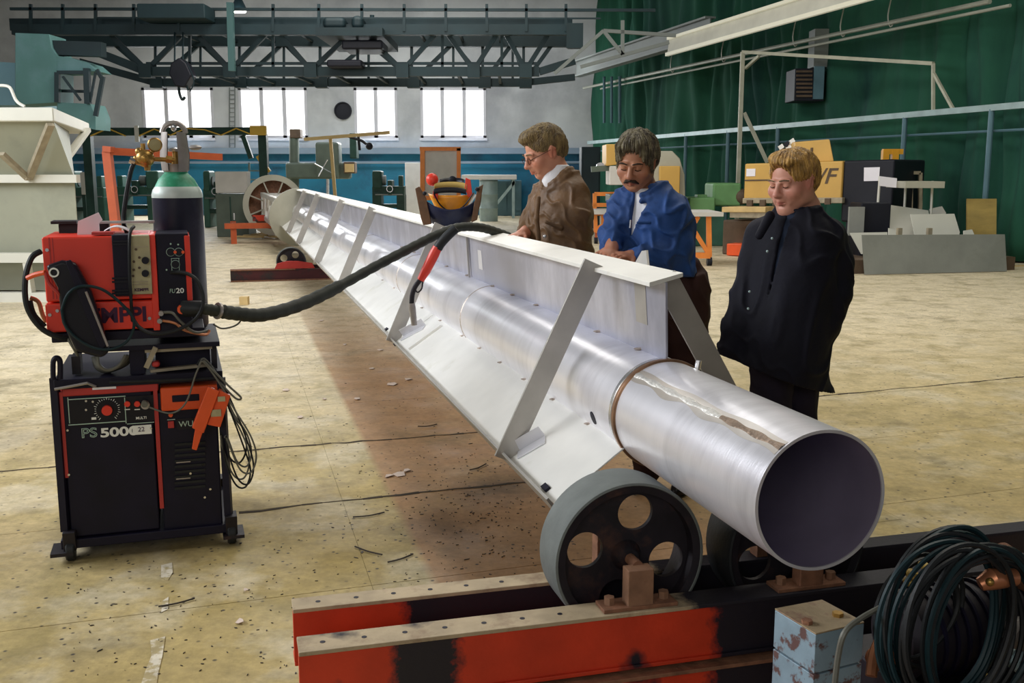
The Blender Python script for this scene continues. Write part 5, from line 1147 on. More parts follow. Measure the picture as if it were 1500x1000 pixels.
# ---- torch
t = thing('welding_torch', 'red-handled welding torch with dark swan neck hanging against the pipe', 'welding torch', hp(607, 478, 5.15))
def tp(x, y): return hp(x, y, 5.15)
MB().tube(spline([tp(668, 334), tp(656, 345), tp(646, 356), tp(641, 364)], 5), .024, 12).build('boot', 'black_rubber', t)
MB().tube([tp(641, 362), tp(636, 372), tp(624, 396), tp(616, 410)], [.024, .027, .025, .019], 14).build('handle', 'red_paint', t)
MB().prism([tp(634, 385), tp(629, 400), tp(622, 408), tp(626, 395)], (0, .02, 0)).build('trigger', 'red_dull', t, .004); 
MB().tube(spline([tp(616, 409), tp(608, 420), tp(604, 432), tp(603, 446)], 5), .013, 10).build('swan_neck', 'black_iron', t)
MB().tube([tp(603, 444), tp(604, 452), tp(607, 476)], [.016, .018, .015], 14).build('nozzle', 'cap_steel', t)
tb('trigger_wire', 'black_iron', t, spline([tp(619, 408), tp(618, 422), tp(612, 428), tp(608, 424)], 4), .004, 5)
# ---- welding helmet
cH = P(660, 300, 6.6)
t = thing('welding_helmet', 'dark navy welding helmet lying upturned on the flange, orange inside with red headband', 'helmet', P(660, 332, 6.6))
hd = Frame(cH, (1, .0, 0)); DHm = 6.6
def hq(x, y, d=0): return P(x, y, DHm + d)
vv = []; ff = []; na_ = 24; nr = 10
for j in range(nr + 1):
    f_ = j / nr; yb = 277 + 57 * f_                                # from rim to chin
    for i in range(na_ + 1):
        a = math.pi * i / na_; hw = 46 * math.sqrt(max(0, 1 - (f_ * .93) ** 2.6)) 
        cx = 660 - 0 * f_; px = cx - hw * math.cos(a); dep = -.13 * math.sin(a) * math.sqrt(max(.05, 1 - (f_ * .9) ** 2)); lift = -2 * abs(math.cos(a)) + 30 * math.sin(a) * (1 - f_) ** 1.3 
        vv.append(hq(px, yb + lift, dep + .10))
for j in range(nr):
    for i in range(na_): k = j * (na_ + 1) + i; ff.append((k, k + 1, k + na_ + 2, k + na_ + 1))
o = MB().add(vv, ff).build('shell', 'helmet_navy', t, sharp=80); s_ = o.modifiers.new('th', 'SOLIDIFY'); s_.thickness = .006
vv = []; ff = []
for j in range(7):
    f_ = j / 6
    for i in range(13):
        a = math.pi * i / 12; hw = 33 - 12 * f_; vv.append(hq(661 - hw * math.cos(a), 283 + 24 * f_ + 3 * math.sin(a), .16 - .05 * math.sin(a)))
for j in range(6):
    for i in range(12): k = j * 13 + i; ff.append((k, k + 1, k + 14, k + 13))
o = MB().add(vv, ff).build('inner_shield', 'visor_orange', t, sharp=80); s_ = o.modifiers.new('th', 'SOLIDIFY'); s_.thickness = .004; o['label'] = 'orange inner shield'
def band(name, m, y0, y1, hw, cx=661, bow=5, d=.0, dep=.07):
    v_ = []; f__ = []
    for i in range(15):
        a = math.pi * i / 14
        for yy in (y0, y1): v_.append(hq(cx - hw * math.cos(a), yy - bow * math.sin(a), d + .12 - dep * math.sin(a) * -1))
    for i in range(14): f__.append((2 * i, 2 * i + 1, 2 * i + 3, 2 * i + 2))
    o = MB().add(v_, f__).build(name, m, t, sharp=80); s_ = o.modifiers.new('th', 'SOLIDIFY'); s_.thickness = .004; return o
band('headband', 'black_plastic', 263, 275, 18, 662, 3, .02); band('headband', 'black_plastic', 278, 286, 24, 659, 4, -.06, .0); band('sweat_band', 'yellow_band', 270, 279, 24, 660, 4, -.02, .02)
MB().lathe(hq(663, 263, .14), (0, -1, 0), [(0, 0), (.022, 0), (.024, .01), (.012, .018), (0, .018)], 20).build('adjusting_knob', 'machine_black', t)
MB().prism([hq(682, 260, .1), hq(689, 263, .1), hq(692, 287, .1), hq(686, 289, .1), hq(681, 275, .1)], (0, .03, 0)).build('band_end', 'red_paint', t, .003); MB().prism([hq(634, 280, .1), hq(642, 276, .1), hq(641, 292, .1), hq(635, 290, .1)], (0, .03, 0)).build('band_end', 'red_paint', t, .003)
MB().ball(hq(633, 263, .12), .040, .03, .042).build('ear_knob', 'red_paint', t); tb('strap', 'black_plastic', t, spline([hq(636, 284, .05), hq(645, 300, .05), hq(660, 309, .05), hq(678, 303, .05), hq(694, 282, .05)], 5), .005, 6)
MB().prism([hq(608, 276, .0), hq(614, 273, .0), hq(624, 290, .0), hq(632, 328, .0), hq(620, 330, .0), hq(616, 318, .0)], (0, .03, 0)).build('leather_flap', 'leather', t, .004)
MB().prism([hq(708, 270, .0), hq(700, 274, .0), hq(694, 300, .0), hq(690, 326, .0), hq(699, 322, .0), hq(704, 292, .0)], (0, .03, 0)).build('leather_flap', 'leather', t, .004)
for x, y in ((622, 283), (699, 277)): MB().ball(hq(x, y, -.01), .014).build('pivot_knob', 'machine_black', t)
bar('side_stay', 'sheet_white', t, hq(697, 285, .04), hq(684, 306, .04), .012)
# ================================================================== FOREGROUND RIGHT: block and coiled cable
FB = Frame(P(1195, 935, 2.35), (1, -.0, 0))
zt = P(1195, 935, 2.30).z
t = thing('clamp_block', 'chipped pale blue steel block with rusty bolted top at the bottom right', 'block', G(1200, 990, 0) * 0 + Vector((P(1200, 950, 2.4).x, 2.4, 0)))
c4 = [G(1135, 893, zt), G(1195, 930, zt), G(1266, 913, zt), G(1204, 880, zt)]
MB().prism([c - Z * .10 for c in c4], Z * .10).build('upper_block', 'bluegrey_block', t, .002); MB().prism([c + Z * .0005 for c in c4], Z * .004).build('top_plate', 'block_top', t, .001)
MB().prism([c - Z * .205 for c in c4], Z * .10).build('lower_block', 'bluegrey_block', t, .002)
ctr = sum(c4, Vector()) / 4
MB().prism([ctr.lerp(c, .6) * 1 - Z * (ctr.z - 0) for c in c4], Z * (ctr.z - .205)).build('pedestal', 'black_iron', t)
for px, py in ((1227, 902), (1182, 913)): c = G(px, py, zt + .004); MB().cyl(c, c + Z * .010, .014, seg=6).build('bolt', 'brass' if px > 1200 else 'rust', t); 
t = thing('drive_unit', 'dark drive motor unit at the bottom right corner under the coiled cable', 'motor', Vector((1.12, 2.45, 0)))
cM = P(1425, 915, 2.58)
MB().lathe(cM - V * .25, V, [(0, 0), (.09, 0), (.115, .02), (.115, .42), (.09, .44), (0, .44)], 28).build('motor_body', 'black_iron', t)
for k in range(10): MB().lathe(cM - V * (.18 - .035 * k), V, [(.115, 0), (.125, 0), (.125, .008), (.115, .008)], 28, closed=True).build('cooling_fin', 'navy_black', t)
bx('base', 'black_iron', t, Frame(cM - Z * cM.z, V), -.28, .35, -.15, .2, 0, cM.z - .09, .01)
for px, py, r, m_ in ((1490, 925, .040, 'cap_steel'), (1490, 965, .03, 'rail_pale'), (1440, 995, .02, 'yellow_band'), (1282, 962, .026, 'copper'), (1306, 955, .022, 'copper'), (1332, 838, .012, 'yellow_band'), (1350, 826, .010, 'yellow_band'), (1328, 850, .010, 'yellow_band'), (1352, 842, .012, 'yellow_band')):
    MB().lathe(P(px, py, 2.42), (0, -1, .15), [(0, 0), (r, 0), (r, .03), (r * .6, .045), (0, .045)], 18).build('fitting', m_, t)
MB().tube([P(1435, 856, 2.30), P(1452, 848, 2.30), P(1485, 845, 2.32)], [.016, .026, .022], 14).build('copper_nozzle', 'copper', t); MB().ball(P(1450, 852, 2.26), .010).build('brass_tip', 'brass', t)
tb('pink_hose', 'copper', t, spline([P(1276, 990, 2.35), P(1280, 960, 2.38), P(1290, 935, 2.42)], 4), .014, 8)
MB().tube([P(1462, 806, 2.5), P(1480, 830, 2.5), P(1520, 850, 2.5)], [.03, .045, .04], 16).build('gland', 'rust', t)
rnd = random.Random(3)
bundles = [(1378, 905, 88, 126, 2.32, 8, 5), (1405, 925, 84, 122, 2.28, 9, 5), (1440, 930, 86, 118, 2.30, 10, 5), (1350, 890, 60, 80, 2.40, 3, 3)]
for cx, cy, rx, ry, D, n_, _ in bundles:
    for k in range(n_):
        ox, oy, sx, sy, dd, ph_ = rnd.uniform(-7, 7), rnd.uniform(-8, 8), rnd.uniform(.88, 1.06), rnd.uniform(.9, 1.05), rnd.uniform(-.05, .05), rnd.uniform(0, 6)
        pts = []
        for i in range(14):
            a = 2 * math.pi * i / 14; x_ = rx * sx * math.cos(a); y_ = ry * sy * math.sin(a)
            px = cx + ox + x_ * .94 - y_ * .20 + 3 * math.sin(2 * a + ph_); py = cy + oy + y_ + x_ * .10 + 3 * math.cos(3 * a + ph_)
            pts.append(P(px, py, D + dd + .05 * math.cos(a + .5)))
        o = MB().tube(spline(pts, 4, True), .0062, 6, closed=True).build('cable_loop', 'cable_teal' if rnd.random() < .5 else 'black_rubber'); tag(o, 'dark teal cable turn of the coil hanging over the motor at the bottom right', 'cable', 'coiled cable turns')
o = MB().tube(spline([P(1222, 1010, 2.2), P(1228, 960, 2.2), P(1238, 925, 2.2), P(1262, 905, 2.25), P(1292, 888, 2.3), P(1300, 880, 2.32)], 6), .007, 7).build('cable', 'cable_grey'); tag(o, 'single grey cable draped over the bluish block to the coil', 'cable')
# small red machine foot between the dolly and block
# ================================================================== DEBRIS
scr = [(575, 563, 9), (585, 695, 11), (598, 556, 6), (557, 513, 5), (523, 585, 6), (440, 612, 6), (420, 572, 6), (545, 540, 5), (475, 585, 4), (570, 697, 7), (596, 690, 6), (352, 912, 6), (360, 866, 4), (505, 505, 4), (470, 470, 4)]
SCR = ['pale paper scrap on the brown lane just left of the pipe, farther than the crack', 'largest pale paper scrap on the brown lane, between the two floor cracks', 'small scrap beside the pipe wing, at the farther edge of the brown lane', 'tiny scrap farther up the brown lane below the torch nozzle', 'pale scrap at the left edge of the brown lane, farther than the crack', 'pale scrap on bare floor right of the hanging cable loops', 'pale scrap on bare floor level with the top of the cart', 'tiny scrap in the middle of the brown lane, level with the tray of the cart', 'tiny scrap on bare floor midway between the cart and the brown lane', 'pale scrap touching the left end of the largest paper scrap', 'pale scrap touching the right end of the largest paper scrap', 'single pale scrap on the floor left of the red beam ends, nearest the camera', 'small scrap on the floor between the cart and the red beams', 'tiny far scrap on the brown lane under the hose', 'farthest tiny scrap on the brown lane, just under the dark hose']
for i, (px, py, s_) in enumerate(scr):
    c = G(px, py); r_ = s_ * (c - CAMP).length / 1500; a0 = random.uniform(0, 3); pl_ = []
    for k in range(5): a = a0 + k * 1.256; rr_ = r_ * random.uniform(.6, 1.1); pl_.append(c + Vector((math.cos(a) * rr_, math.sin(a) * rr_ * 1.6, .002 + random.random() * .008)))
    o = MB().prism(pl_, Z * .002).build('paper_scrap', 'scrap_pale'); tag(o, SCR[i], 'scrap')
for (xa, ya, xb, yb, lab) in ((232, 888, 285, 876, 'thin dark wire offcut on the floor at the bottom left'), (568, 823, 605, 811, 'dark wire offcut on the floor left of the large wheel'), (612, 624, 640, 621, 'short dark wire offcut on the floor near the crack'), (688, 688, 712, 679, 'dark wire offcut on the floor under the left wing'), (520, 800, 560, 812, 'faint curved wire on the floor by the pale patch'), (517, 757, 563, 750, 'slim dark rod on the floor on the brown lane')):
    o = MB().tube(spline([G(xa, ya, .006), G((xa + xb) / 2, (ya + yb) / 2 + 1.5, .006), G(xb, yb, .006)], 4), .0035, 5).build('wire_offcut', 'swarf'); tag(o, lab, 'wire')
for pts_ in ([(236, 828), (252, 824), (253, 838), (246, 850), (236, 846)], [(238, 880), (247, 874), (246, 892), (236, 897)], [(220, 938), (242, 932), (238, 960), (232, 985), (228, 1010), (204, 1010), (214, 980), (222, 960)]):
    MB().prism([G(x, y, .0012) for x, y in pts_], Z * .0012).build('paint_mark', 'floor_paint', fl)
m = MB(); rs = random.Random(11)
for i in range(700):
    reg = rs.random()
    if reg < .55: px, py = rs.gauss(700, 70), rs.gauss(745, 60)
    elif reg < .8: px, py = rs.uniform(350, 780), rs.uniform(560, 880)
    else: px, py = rs.uniform(100, 440), rs.uniform(820, 990)
    if py < 470: continue
    c = G(px, py); a = rs.uniform(0, math.pi); L_ = rs.uniform(.0015, .0075) * (1 + (rs.random() > .95)); d_ = Vector((math.cos(a), math.sin(a), 0)); nn = Vector((-d_.y, d_.x, 0)) * L_ * rs.uniform(.2, .5)
    m.prism([c - d_ * L_, c + nn, c + d_ * L_ , c - nn], Z * .003)
o = m.build('metal_swarf', 'swarf'); tag(o, 'scattered dark metal swarf and chips on the floor under and beside the pipe', 'swarf', kind='stuff')
# ================================================================== PEOPLE (distance-field bodies meshed by surface nets)
def surface_nets(F, lo, res):
    s = F < 0
    nx, ny, nz = F.shape
    c = np.zeros((nx - 1, ny - 1, nz - 1), np.uint8)
    for i in (0, 1):
        for j in (0, 1):
            for k in (0, 1): c += s[i:nx - 1 + i, j:ny - 1 + j, k:nz - 1 + k]
    act = (c > 0) & (c < 8); idx = np.argwhere(act); N = len(idx)
    vid = np.full(act.shape, -1, np.int32); vid[act] = np.arange(N)
    acc = np.zeros((N, 3), np.float32); cnt = np.zeros(N, np.float32)
    cor = [(i, j, k) for i in (0, 1) for j in (0, 1) for k in (0, 1)]
    val = {q: F[idx[:, 0] + q[0], idx[:, 1] + q[1], idx[:, 2] + q[2]] for q in cor}
    for q in cor:
        for ax in range(3):
            if q[ax] == 0:
                r = list(q); r[ax] = 1; r = tuple(r); a, b = val[q], val[r]; m = (a < 0) != (b < 0)
                t = np.where(m, a / np.where(m, a - b, 1), 0); p = np.array(q, np.float32)[None].repeat(N, 0); p[:, ax] = t
                acc += p * m[:, None]; cnt += m
    verts = (idx + acc / cnt[:, None]) * res + np.array(lo)
    quads = []
    for ax in range(3):
        a, b = [(1, 2), (2, 0), (0, 1)][ax]
        sl0 = [slice(None)] * 3; sl1 = [slice(None)] * 3; sl0[ax] = slice(0, -1); sl1[ax] = slice(1, None)
        s0, s1 = s[tuple(sl0)], s[tuple(sl1)]; e = np.argwhere(s0 != s1)
        m = (e[:, a] > 0) & (e[:, b] > 0) & (e[:, a] < F.shape[a] - 1) & (e[:, b] < F.shape[b] - 1); e = e[m]; ins = s0[e[:, 0], e[:, 1], e[:, 2]]
        def v(da, db):
            q = e.copy(); q[:, a] -= da; q[:, b] -= db; return vid[q[:, 0], q[:, 1], q[:, 2]]
        f = np.stack([v(1, 1), v(0, 1), v(0, 0), v(1, 0)], 1); f[~ins] = f[~ins][:, ::-1]; quads.append(f)
    return verts, np.concatenate(quads)
class Field:
    def __init__(s, lo, hi, res):
        s.lo = np.array(lo, np.float32); s.res = res; n = np.ceil((np.array(hi) - s.lo) / res).astype(int) + 1
        s.F = np.full(n, 1.0, np.float32); s.n = n
    def apply(s, fn, lo, hi, k, op):
        m = 3 * s.res + k * 1.2; a = np.clip(np.floor((np.array(lo) - m - s.lo) / s.res).astype(int), 0, s.n); b = np.clip(np.ceil((np.array(hi) + m - s.lo) / s.res).astype(int) + 1, 0, s.n)
        if (b <= a).any(): return
        ax = [(s.lo[i] + np.arange(a[i], b[i]) * s.res).astype(np.float32) for i in range(3)]
        X, Y, Zz = ax[0][:, None, None], ax[1][None, :, None], ax[2][None, None, :]
        d = fn(X, Y, Zz); sl = tuple(slice(a[i], b[i]) for i in range(3)); A = s.F[sl]
        if op == 'u':
            if k: h = np.maximum(k - np.abs(A - d), 0) / k; s.F[sl] = np.minimum(A, d) - h * h * k * .25
            else: s.F[sl] = np.minimum(A, d)
        elif op == 's':
            d = -d
            if k: h = np.maximum(k - np.abs(A - d), 0) / k; s.F[sl] = np.maximum(A, d) + h * h * k * .25
            else: s.F[sl] = np.maximum(A, d)
        elif op == 'i': s.F[sl] = np.maximum(A, d)
        elif op == 'a': s.F[sl] = A + d
    def ell(s, c, r, R=None, k=.01, op='u'):
        c = np.array(c, float); r = np.array(r, float); R = np.eye(3) if R is None else R    # rows = local axes
        ext = np.sqrt(((R * r[:, None]) ** 2).sum(0))
        def fn(X, Y, Zz):
            x, y, z = X - c[0], Y - c[1], Zz - c[2]; l = [R[i, 0] * x + R[i, 1] * y + R[i, 2] * z for i in range(3)]
            k0 = np.sqrt(sum((l[i] / r[i]) ** 2 for i in range(3))); k1 = np.sqrt(sum((l[i] / r[i] ** 2) ** 2 for i in range(3))) + 1e-6
            return (k0 * (k0 - 1) / k1).astype(np.float32)
        s.apply(fn, c - ext, c + ext, k, op); return s
    def cone(s, a, b, ra, rb, k=.02, op='u'):
        a = np.array(a, float); b = np.array(b, float); ba = b - a; L2 = (ba ** 2).sum()
        def fn(X, Y, Zz):
            x, y, z = X - a[0], Y - a[1], Zz - a[2]; h = np.clip((x * ba[0] + y * ba[1] + z * ba[2]) / L2, 0, 1)
            return (np.sqrt((x - ba[0] * h) ** 2 + (y - ba[1] * h) ** 2 + (z - ba[2] * h) ** 2) - (ra + (rb - ra) * h)).astype(np.float32)
        rm = max(ra, rb); s.apply(fn, np.minimum(a, b) - rm, np.maximum(a, b) + rm, k, op); return s
    def chain(s, pts, rs, k=.02, op='u'):
        for i in range(len(pts) - 1): s.cone(pts[i], pts[i + 1], rs[i], rs[i + 1], k, op)
        return s
    def stack(s, secs, yaw, k=.03, op='u', p=2.3):   # secs: (centre(Vector), rx, ry) bottom to top ; lateral axis = yaw direction
        secs = sorted(secs, key=lambda q: q[0].z); zz = np.array([q[0].z for q in secs]); cx = np.array([q[0].x for q in secs]); cy = np.array([q[0].y for q in secs]); rx = np.array([q[1] for q in secs]); ry = np.array([q[2] for q in secs])
        zf = np.linspace(zz[0], zz[-1], 200)
        def sm(a): q = np.interp(zf, zz, a); kk = np.ones(17) / 17; return np.convolve(np.pad(q, 8, mode='edge'), kk, 'valid')
        CX, CY, RX, RY = sm(cx), sm(cy), sm(rx), sm(ry); lx, ly = math.cos(yaw), math.sin(yaw)
        def fn(X, Y, Zz):
            z = Zz; x = X - np.interp(z, zf, CX); y = Y - np.interp(z, zf, CY); u = x * lx + y * ly; v = -x * ly + y * lx
            a, b = np.interp(z, zf, RX), np.interp(z, zf, RY)
            g = (np.abs(u / a) ** p + np.abs(v / b) ** p) ** (1 / p); d = (g - 1) * np.minimum(a, b)
            return np.maximum(d, np.maximum(zz[0] - z, z - zz[-1])).astype(np.float32)
        m = max(rx.max(), ry.max()); s.apply(fn, (cx.min() - m, cy.min() - m, zz[0]), (cx.max() + m, cy.max() + m, zz[-1]), k, op); return s
    def vcut(s, pts, yaw, vmin):                         # cut a triangular opening through the front of a garment
        ux, uy = math.cos(yaw), math.sin(yaw); q = [((p.x * ux + p.y * uy), p.z) for p in pts]
        ar = sum(q[i][0] * q[(i + 1) % 3][1] - q[(i + 1) % 3][0] * q[i][1] for i in range(3))
        if ar < 0: q = q[::-1]
        def fn(X, Y, Zz):
            u = X * ux + Y * uy; v = -X * uy + Y * ux; d = vmin - v
            for i in range(3):
                (a, b), (c, e) = q[i], q[(i + 1) % 3]; L_ = math.hypot(c - a, e - b); d = np.maximum(d, ((u - a) * (e - b) - (Zz - b) * (c - a)) / L_)
            return d.astype(np.float32)
        s.apply(fn, s.lo, s.lo + s.n * s.res, .004, 's'); return s
    def half(s, p, n):                                # keep the side against n
        p = np.array(p); n = np.array(n, float); n /= np.linalg.norm(n)
        s.apply(lambda X, Y, Zz: ((X - p[0]) * n[0] + (Y - p[1]) * n[1] + (Zz - p[2]) * n[2]).astype(np.float32), s.lo, s.lo + s.n * s.res, 0, 'i'); return s
    def wrinkle(s, amp, seed=0, f=1.0, zs=1.0):
        r = np.random.RandomState(seed); ph = r.uniform(0, 6, 12); A = s.F
        ax = [(s.lo[i] + np.arange(s.n[i]) * s.res).astype(np.float32) for i in range(3)]
        X, Y, Zz = ax[0][:, None, None], ax[1][None, :, None], ax[2][None, None, :] * zs
        w1 = 1.6 * np.sin(8 * f * X + 6 * f * Zz + ph[0]) + 1.3 * np.sin(10 * f * Y - 8 * f * Zz + ph[1])
        q = np.sin(21 * f * (X + Y * .6) + 13 * f * Zz + w1 + ph[2]) + .7 * np.sin(30 * f * Zz - 17 * f * X + 14 * f * Y + 1.4 * w1 + ph[3]) + .5 * np.sin(47 * f * (X - Y) + 22 * f * Zz + ph[4] + w1)
        m = np.abs(A) < .03; e_ = np.exp(-(q / .55) ** 2); A -= np.where(m, amp * (e_ - .45), 0).astype(np.float32); return s
    def build(s, name, m, parent, tone=None, smooth=0):
        v, f = surface_nets(s.F, s.lo, s.res); off = np.array(ORG[parent.name]); me = bpy.data.meshes.new(name)
        me.vertices.add(len(v)); me.vertices.foreach_set('co', (v - off).astype(np.float32).ravel()); me.loops.add(len(f) * 4); me.loops.foreach_set('vertex_index', f.astype(np.int32).ravel())
        me.polygons.add(len(f)); me.polygons.foreach_set('loop_start', np.arange(len(f), dtype=np.int32) * 4); me.polygons.foreach_set('loop_total', np.full(len(f), 4, np.int32)); me.update(calc_edges=True); me.validate()
        me.polygons.foreach_set('use_smooth', [True] * len(me.polygons))
        if tone is not None:
            at = me.attributes.new('tone', 'FLOAT', 'POINT'); at.data.foreach_set('value', np.clip(tone(v), 0, 1).astype(np.float32))
        me.materials.append(MAT[m]); o = bpy.data.objects.new(name, me); COL.objects.link(o); o.parent = parent; ORG[o.name] = Vector(off)
        if smooth:
            q = o.modifiers.new('smooth', 'SMOOTH'); q.factor = .5; q.iterations = smooth
        return o
def rot_head(face, pitch, roll=0.0):
    """rows: right, forward, up. face = horizontal facing vector, pitch = nod down (rad)"""
    f = Vector((face[0], face[1], 0)).normalized(); up = Vector((0, 0, 1)); r = f.cross(up)
    fw = f * math.cos(pitch) - up * math.sin(pitch); u2 = r.cross(fw)
    r2 = r * math.cos(roll) + u2 * math.sin(roll); u3 = r2.cross(fw)
    return np.array([list(r2), list(fw), list(u3)])
def head_prims(F, c, R, sc=1.0, jaw=1.0, cheek=1.0, nose=1.0, brow=1.0):
    c = np.array(c, float)
    def w(x, y, z): return c + (np.array([x, y, z]) * sc) @ R
    def e(x, y, z, rx, ry, rz, k=.015, op='u'): F.ell(w(x, y, z), np.array([rx, ry, rz]) * sc, R, k * sc, op)
    def cn(a, b, ra, rb, k=.008, op='u'): F.cone(w(*a), w(*b), ra * sc, rb * sc, k * sc, op)
    e(0, -.015, .034, .075, .096, .080); e(0, -.045, .0, .068, .068, .075, .03)
    e(0, .030, -.035, .060 * cheek, .062, .078, .03); e(0, .035, -.082, .047 * jaw, .045, .036, .03); e(0, .068, -.098, .020, .016, .016, .022)
    for s_ in (-1, 1):
        e(s_ * .055 * jaw, .0, -.065, .014, .035, .025, .03)            # jaw angle
        e(s_ * .043 * cheek, .062, -.032, .022, .020, .020, .03)         # cheekbone
        e(s_ * .031, .094, -.002, .017, .014, .012, .014, 's')          # socket
        e(s_ * .031, .077, -.003, .0155, .0145, .0135, .004)            # lidded eye
        cn((s_ * .016, .092, .014), (s_ * .048, .080, .015), .0075 * brow, .006 * brow, .012)
        cn((s_ * .020, .083, -.0075), (s_ * .043, .077, -.0075), .0032, .0025, .004)
        e(s_ * .075, -.008, -.012, .008, .020, .031, .006); e(s_ * .081, -.004, -.010, .004, .010, .018, .004, 's'); cn((s_ * .077, .006, -.030), (s_ * .080, -.010, .016), .005, .006, .004); cn((s_ * .080, -.010, .016), (s_ * .081, -.026, .0), .006, .005, .004)
        e(s_ * .0125 * nose, .101, -.038, .0085 * nose, .010, .0075, .006)
        cn((s_ * .020, .088, -.045), (s_ * .034, .076, -.072), .006, .006, .014)   # fold beside mouth
    cn((0, .090, .008), (0, .112 + .006 * (nose - 1), -.034), .0075, .0115 * nose, .012); e(0, .112, -.034, .011 * nose, .011 * nose, .009, .006)
    e(0, .092, -.055, .022, .010, .012, .014)
    cn((-.020, .087, -.066), (0, .0985, -.063), .0042, .0062, .005); cn((0, .0985, -.063), (.020, .087, -.066), .0062, .0042, .005)
    cn((-.017, .087, -.075), (0, .0965, -.076), .0045, .0070, .005); cn((0, .0965, -.076), (.017, .087, -.075), .0070, .0045, .005)
    cn((-.022, .092, -.0695), (.022, .092, -.0695), .0018, .0018, .003, 's'); e(0, .092, -.086, .016, .008, .004, .010, 's')
    return w
def hand(F, wrist, d, n, L=.19, curl=.5, side=1, spread=.10):
    """palm from wrist along d, back of hand faces n; five tapered, bent fingers"""
    d = Vector(d).normalized(); n = Vector(n); n = (n - d * n.dot(d)).normalized(); s = d.cross(n) * side; wrist = Vector(wrist); k = L / .19
    p = wrist + d * .045 * k; R = np.array([list(s), list(d), list(n)]); F.ell(p, (.040 * k, .052 * k, .016 * k), R, .012)
    F.cone(wrist - d * .03, wrist + d * .02, .027 * k, .026 * k, .015)
    for i, (off, ln, r) in enumerate(((-.030, .068, .0080), (-.010, .078, .0088), (.011, .074, .0086), (.031, .058, .0075))):
        b = wrist + (d * .080 + s * -off) * k; dd = (d + s * -off * spread * 8).normalized(); cu = curl * (.8 + .15 * i)
        q = b; ang = 0
        for j, fr in enumerate((.45, .32, .23)):
            ang += cu * (.55, .8, .5)[j]; v = dd * math.cos(ang) - n * math.sin(ang); e_ = q + v * ln * fr * k; F.cone(q, e_, r * k * (1 - .08 * j), r * k * (.92 - .08 * j), .004); q = e_
    b = wrist + (d * .022 + s * .028) * k; v = (d * .75 + s * .65 - n * .25).normalized(); m_ = b + v * .042 * k; F.cone(b, m_, .0125 * k, .010 * k, .010); v2 = (d * .95 + s * .2 - n * .3).normalized(); F.cone(m_, m_ + v2 * .032 * k, .0098 * k, .008 * k, .003)
def box_of(pts, m): a = np.array([list(q) for q in pts]); return a.min(0) - m, a.max(0) + m
def tone_fn(c, R, sc, red_extra=0):
    def fn(v):
        l = (v - np.array(c)) @ R.T / sc; x, y, z = l[:, 0], l[:, 1], l[:, 2]; t = np.zeros(len(v))
        t += .55 * np.exp(-((x / .014) ** 2 + ((y - .112) / .018) ** 2 + ((z + .034) / .016) ** 2))
        for s_ in (-1, 1): t += .45 * np.exp(-(((x - s_ * .042) / .02) ** 2 + ((y - .072) / .025) ** 2 + ((z + .035) / .022) ** 2)) + .5 * np.exp(-(((x - s_ * .079) / .012) ** 2 + ((z + .01) / .03) ** 2))
        t += .9 * np.exp(-((x / .020) ** 2 + ((y - .097) / .014) ** 2 + ((z + .070) / .009) ** 2)); t += .25 * (z < -.12); return t + red_extra
    return fn
def hair_field(c, R, sc, res, thick, front, lo_back, side=.0, puff=0.0, seed=1, amp=.004, sweep=0.0, burn=True, f=3.0):
    cc = np.array(c, float); lo, hi = cc - .18 * sc, cc + .18 * sc; F = Field(lo, hi, res)
    def w(x, y, z): return cc + (np.array([x, y, z]) * sc) @ R
    F.ell(w(0, -.017, .036 + puff * .5), np.array([.076 + thick, .097 + thick, .080 + thick + puff]) * sc, R, .01)
    F.ell(w(0, -.050, .0), np.array([.069 + thick, .068 + thick, .080 + thick * .6]) * sc, R, .03)
    if sweep:
        F.ell(w(sweep, .062, .088), np.array([.050, .030, .022]) * sc, R, .03); F.ell(w(-sweep * .6, .045, .098), np.array([.045, .04, .025]) * sc, R, .03)
    # cut the face opening, ears and nape
    F.ell(w(0, .125, -.055), np.array([.105, .085, .098 + front]) * sc, R, .008, 's')
    for s_ in (-1, 1): F.ell(w(s_ * .085, .018, -.055), np.array([.045, .050, .060]) * sc, R, .010, 's'); F.ell(w(s_ * .090, -.012, -.02), np.array([.030, .022, .032]) * sc, R, .006, 's')
    up = R[2]; F.half(w(0, 0, lo_back), -up)
    if burn:
        for s_ in (-1, 1): F.ell(w(s_ * .073, .018, -.018), np.array([.007, .012, .028]) * sc, R, .006)
    r = np.random.RandomState(seed); ph = r.uniform(0, 6, 8)
    ax = [(F.lo[i] + np.arange(F.n[i]) * F.res) for i in range(3)]; G_ = np.stack(np.meshgrid(*ax, indexing='ij'), -1) - cc; l = G_ @ R.T / sc; x, y, z = l[..., 0], l[..., 1], l[..., 2]
    th = np.arctan2(x, -(y + .02)); q = np.sin(26 * f * th + 22 * z + 2.2 * np.sin(34 * z + ph[0]) + ph[1]) + .8 * np.sin(44 * f * th - 30 * z + 2.5 * np.sin(30 * y + ph[2])) + .5 * np.sin(120 * x + 50 * y + 2 * np.sin(60 * z + ph[3]))
    F.F += (amp * q * sc).astype(np.float32); return F
def person(lab, foot, group=None): return thing('person', lab, 'person', foot)
def vq(a): return Vector([float(x) for x in a])
def shoe(parent, p, d, L=.29):
    d = Vector((d[0], d[1], 0)).normalized(); p = Vector((p.x, p.y, 0)); lo, hi = box_of([p - d * .1, p + d * .22], .10); F = Field((lo[0], lo[1], -.02), (hi[0], hi[1], .16), .006)
    R = np.array([[d.y, -d.x, 0], [d.x, d.y, 0], [0, 0, 1]]); F.ell(p + d * .07 + Z * .035, (.046, .145, .045), R, .02).ell(p - d * .01 + Z * .07, (.042, .06, .06), R, .03).half(p + Z * .002, (0, 0, -1)); F.build('shoe', 'shoe_black', parent)
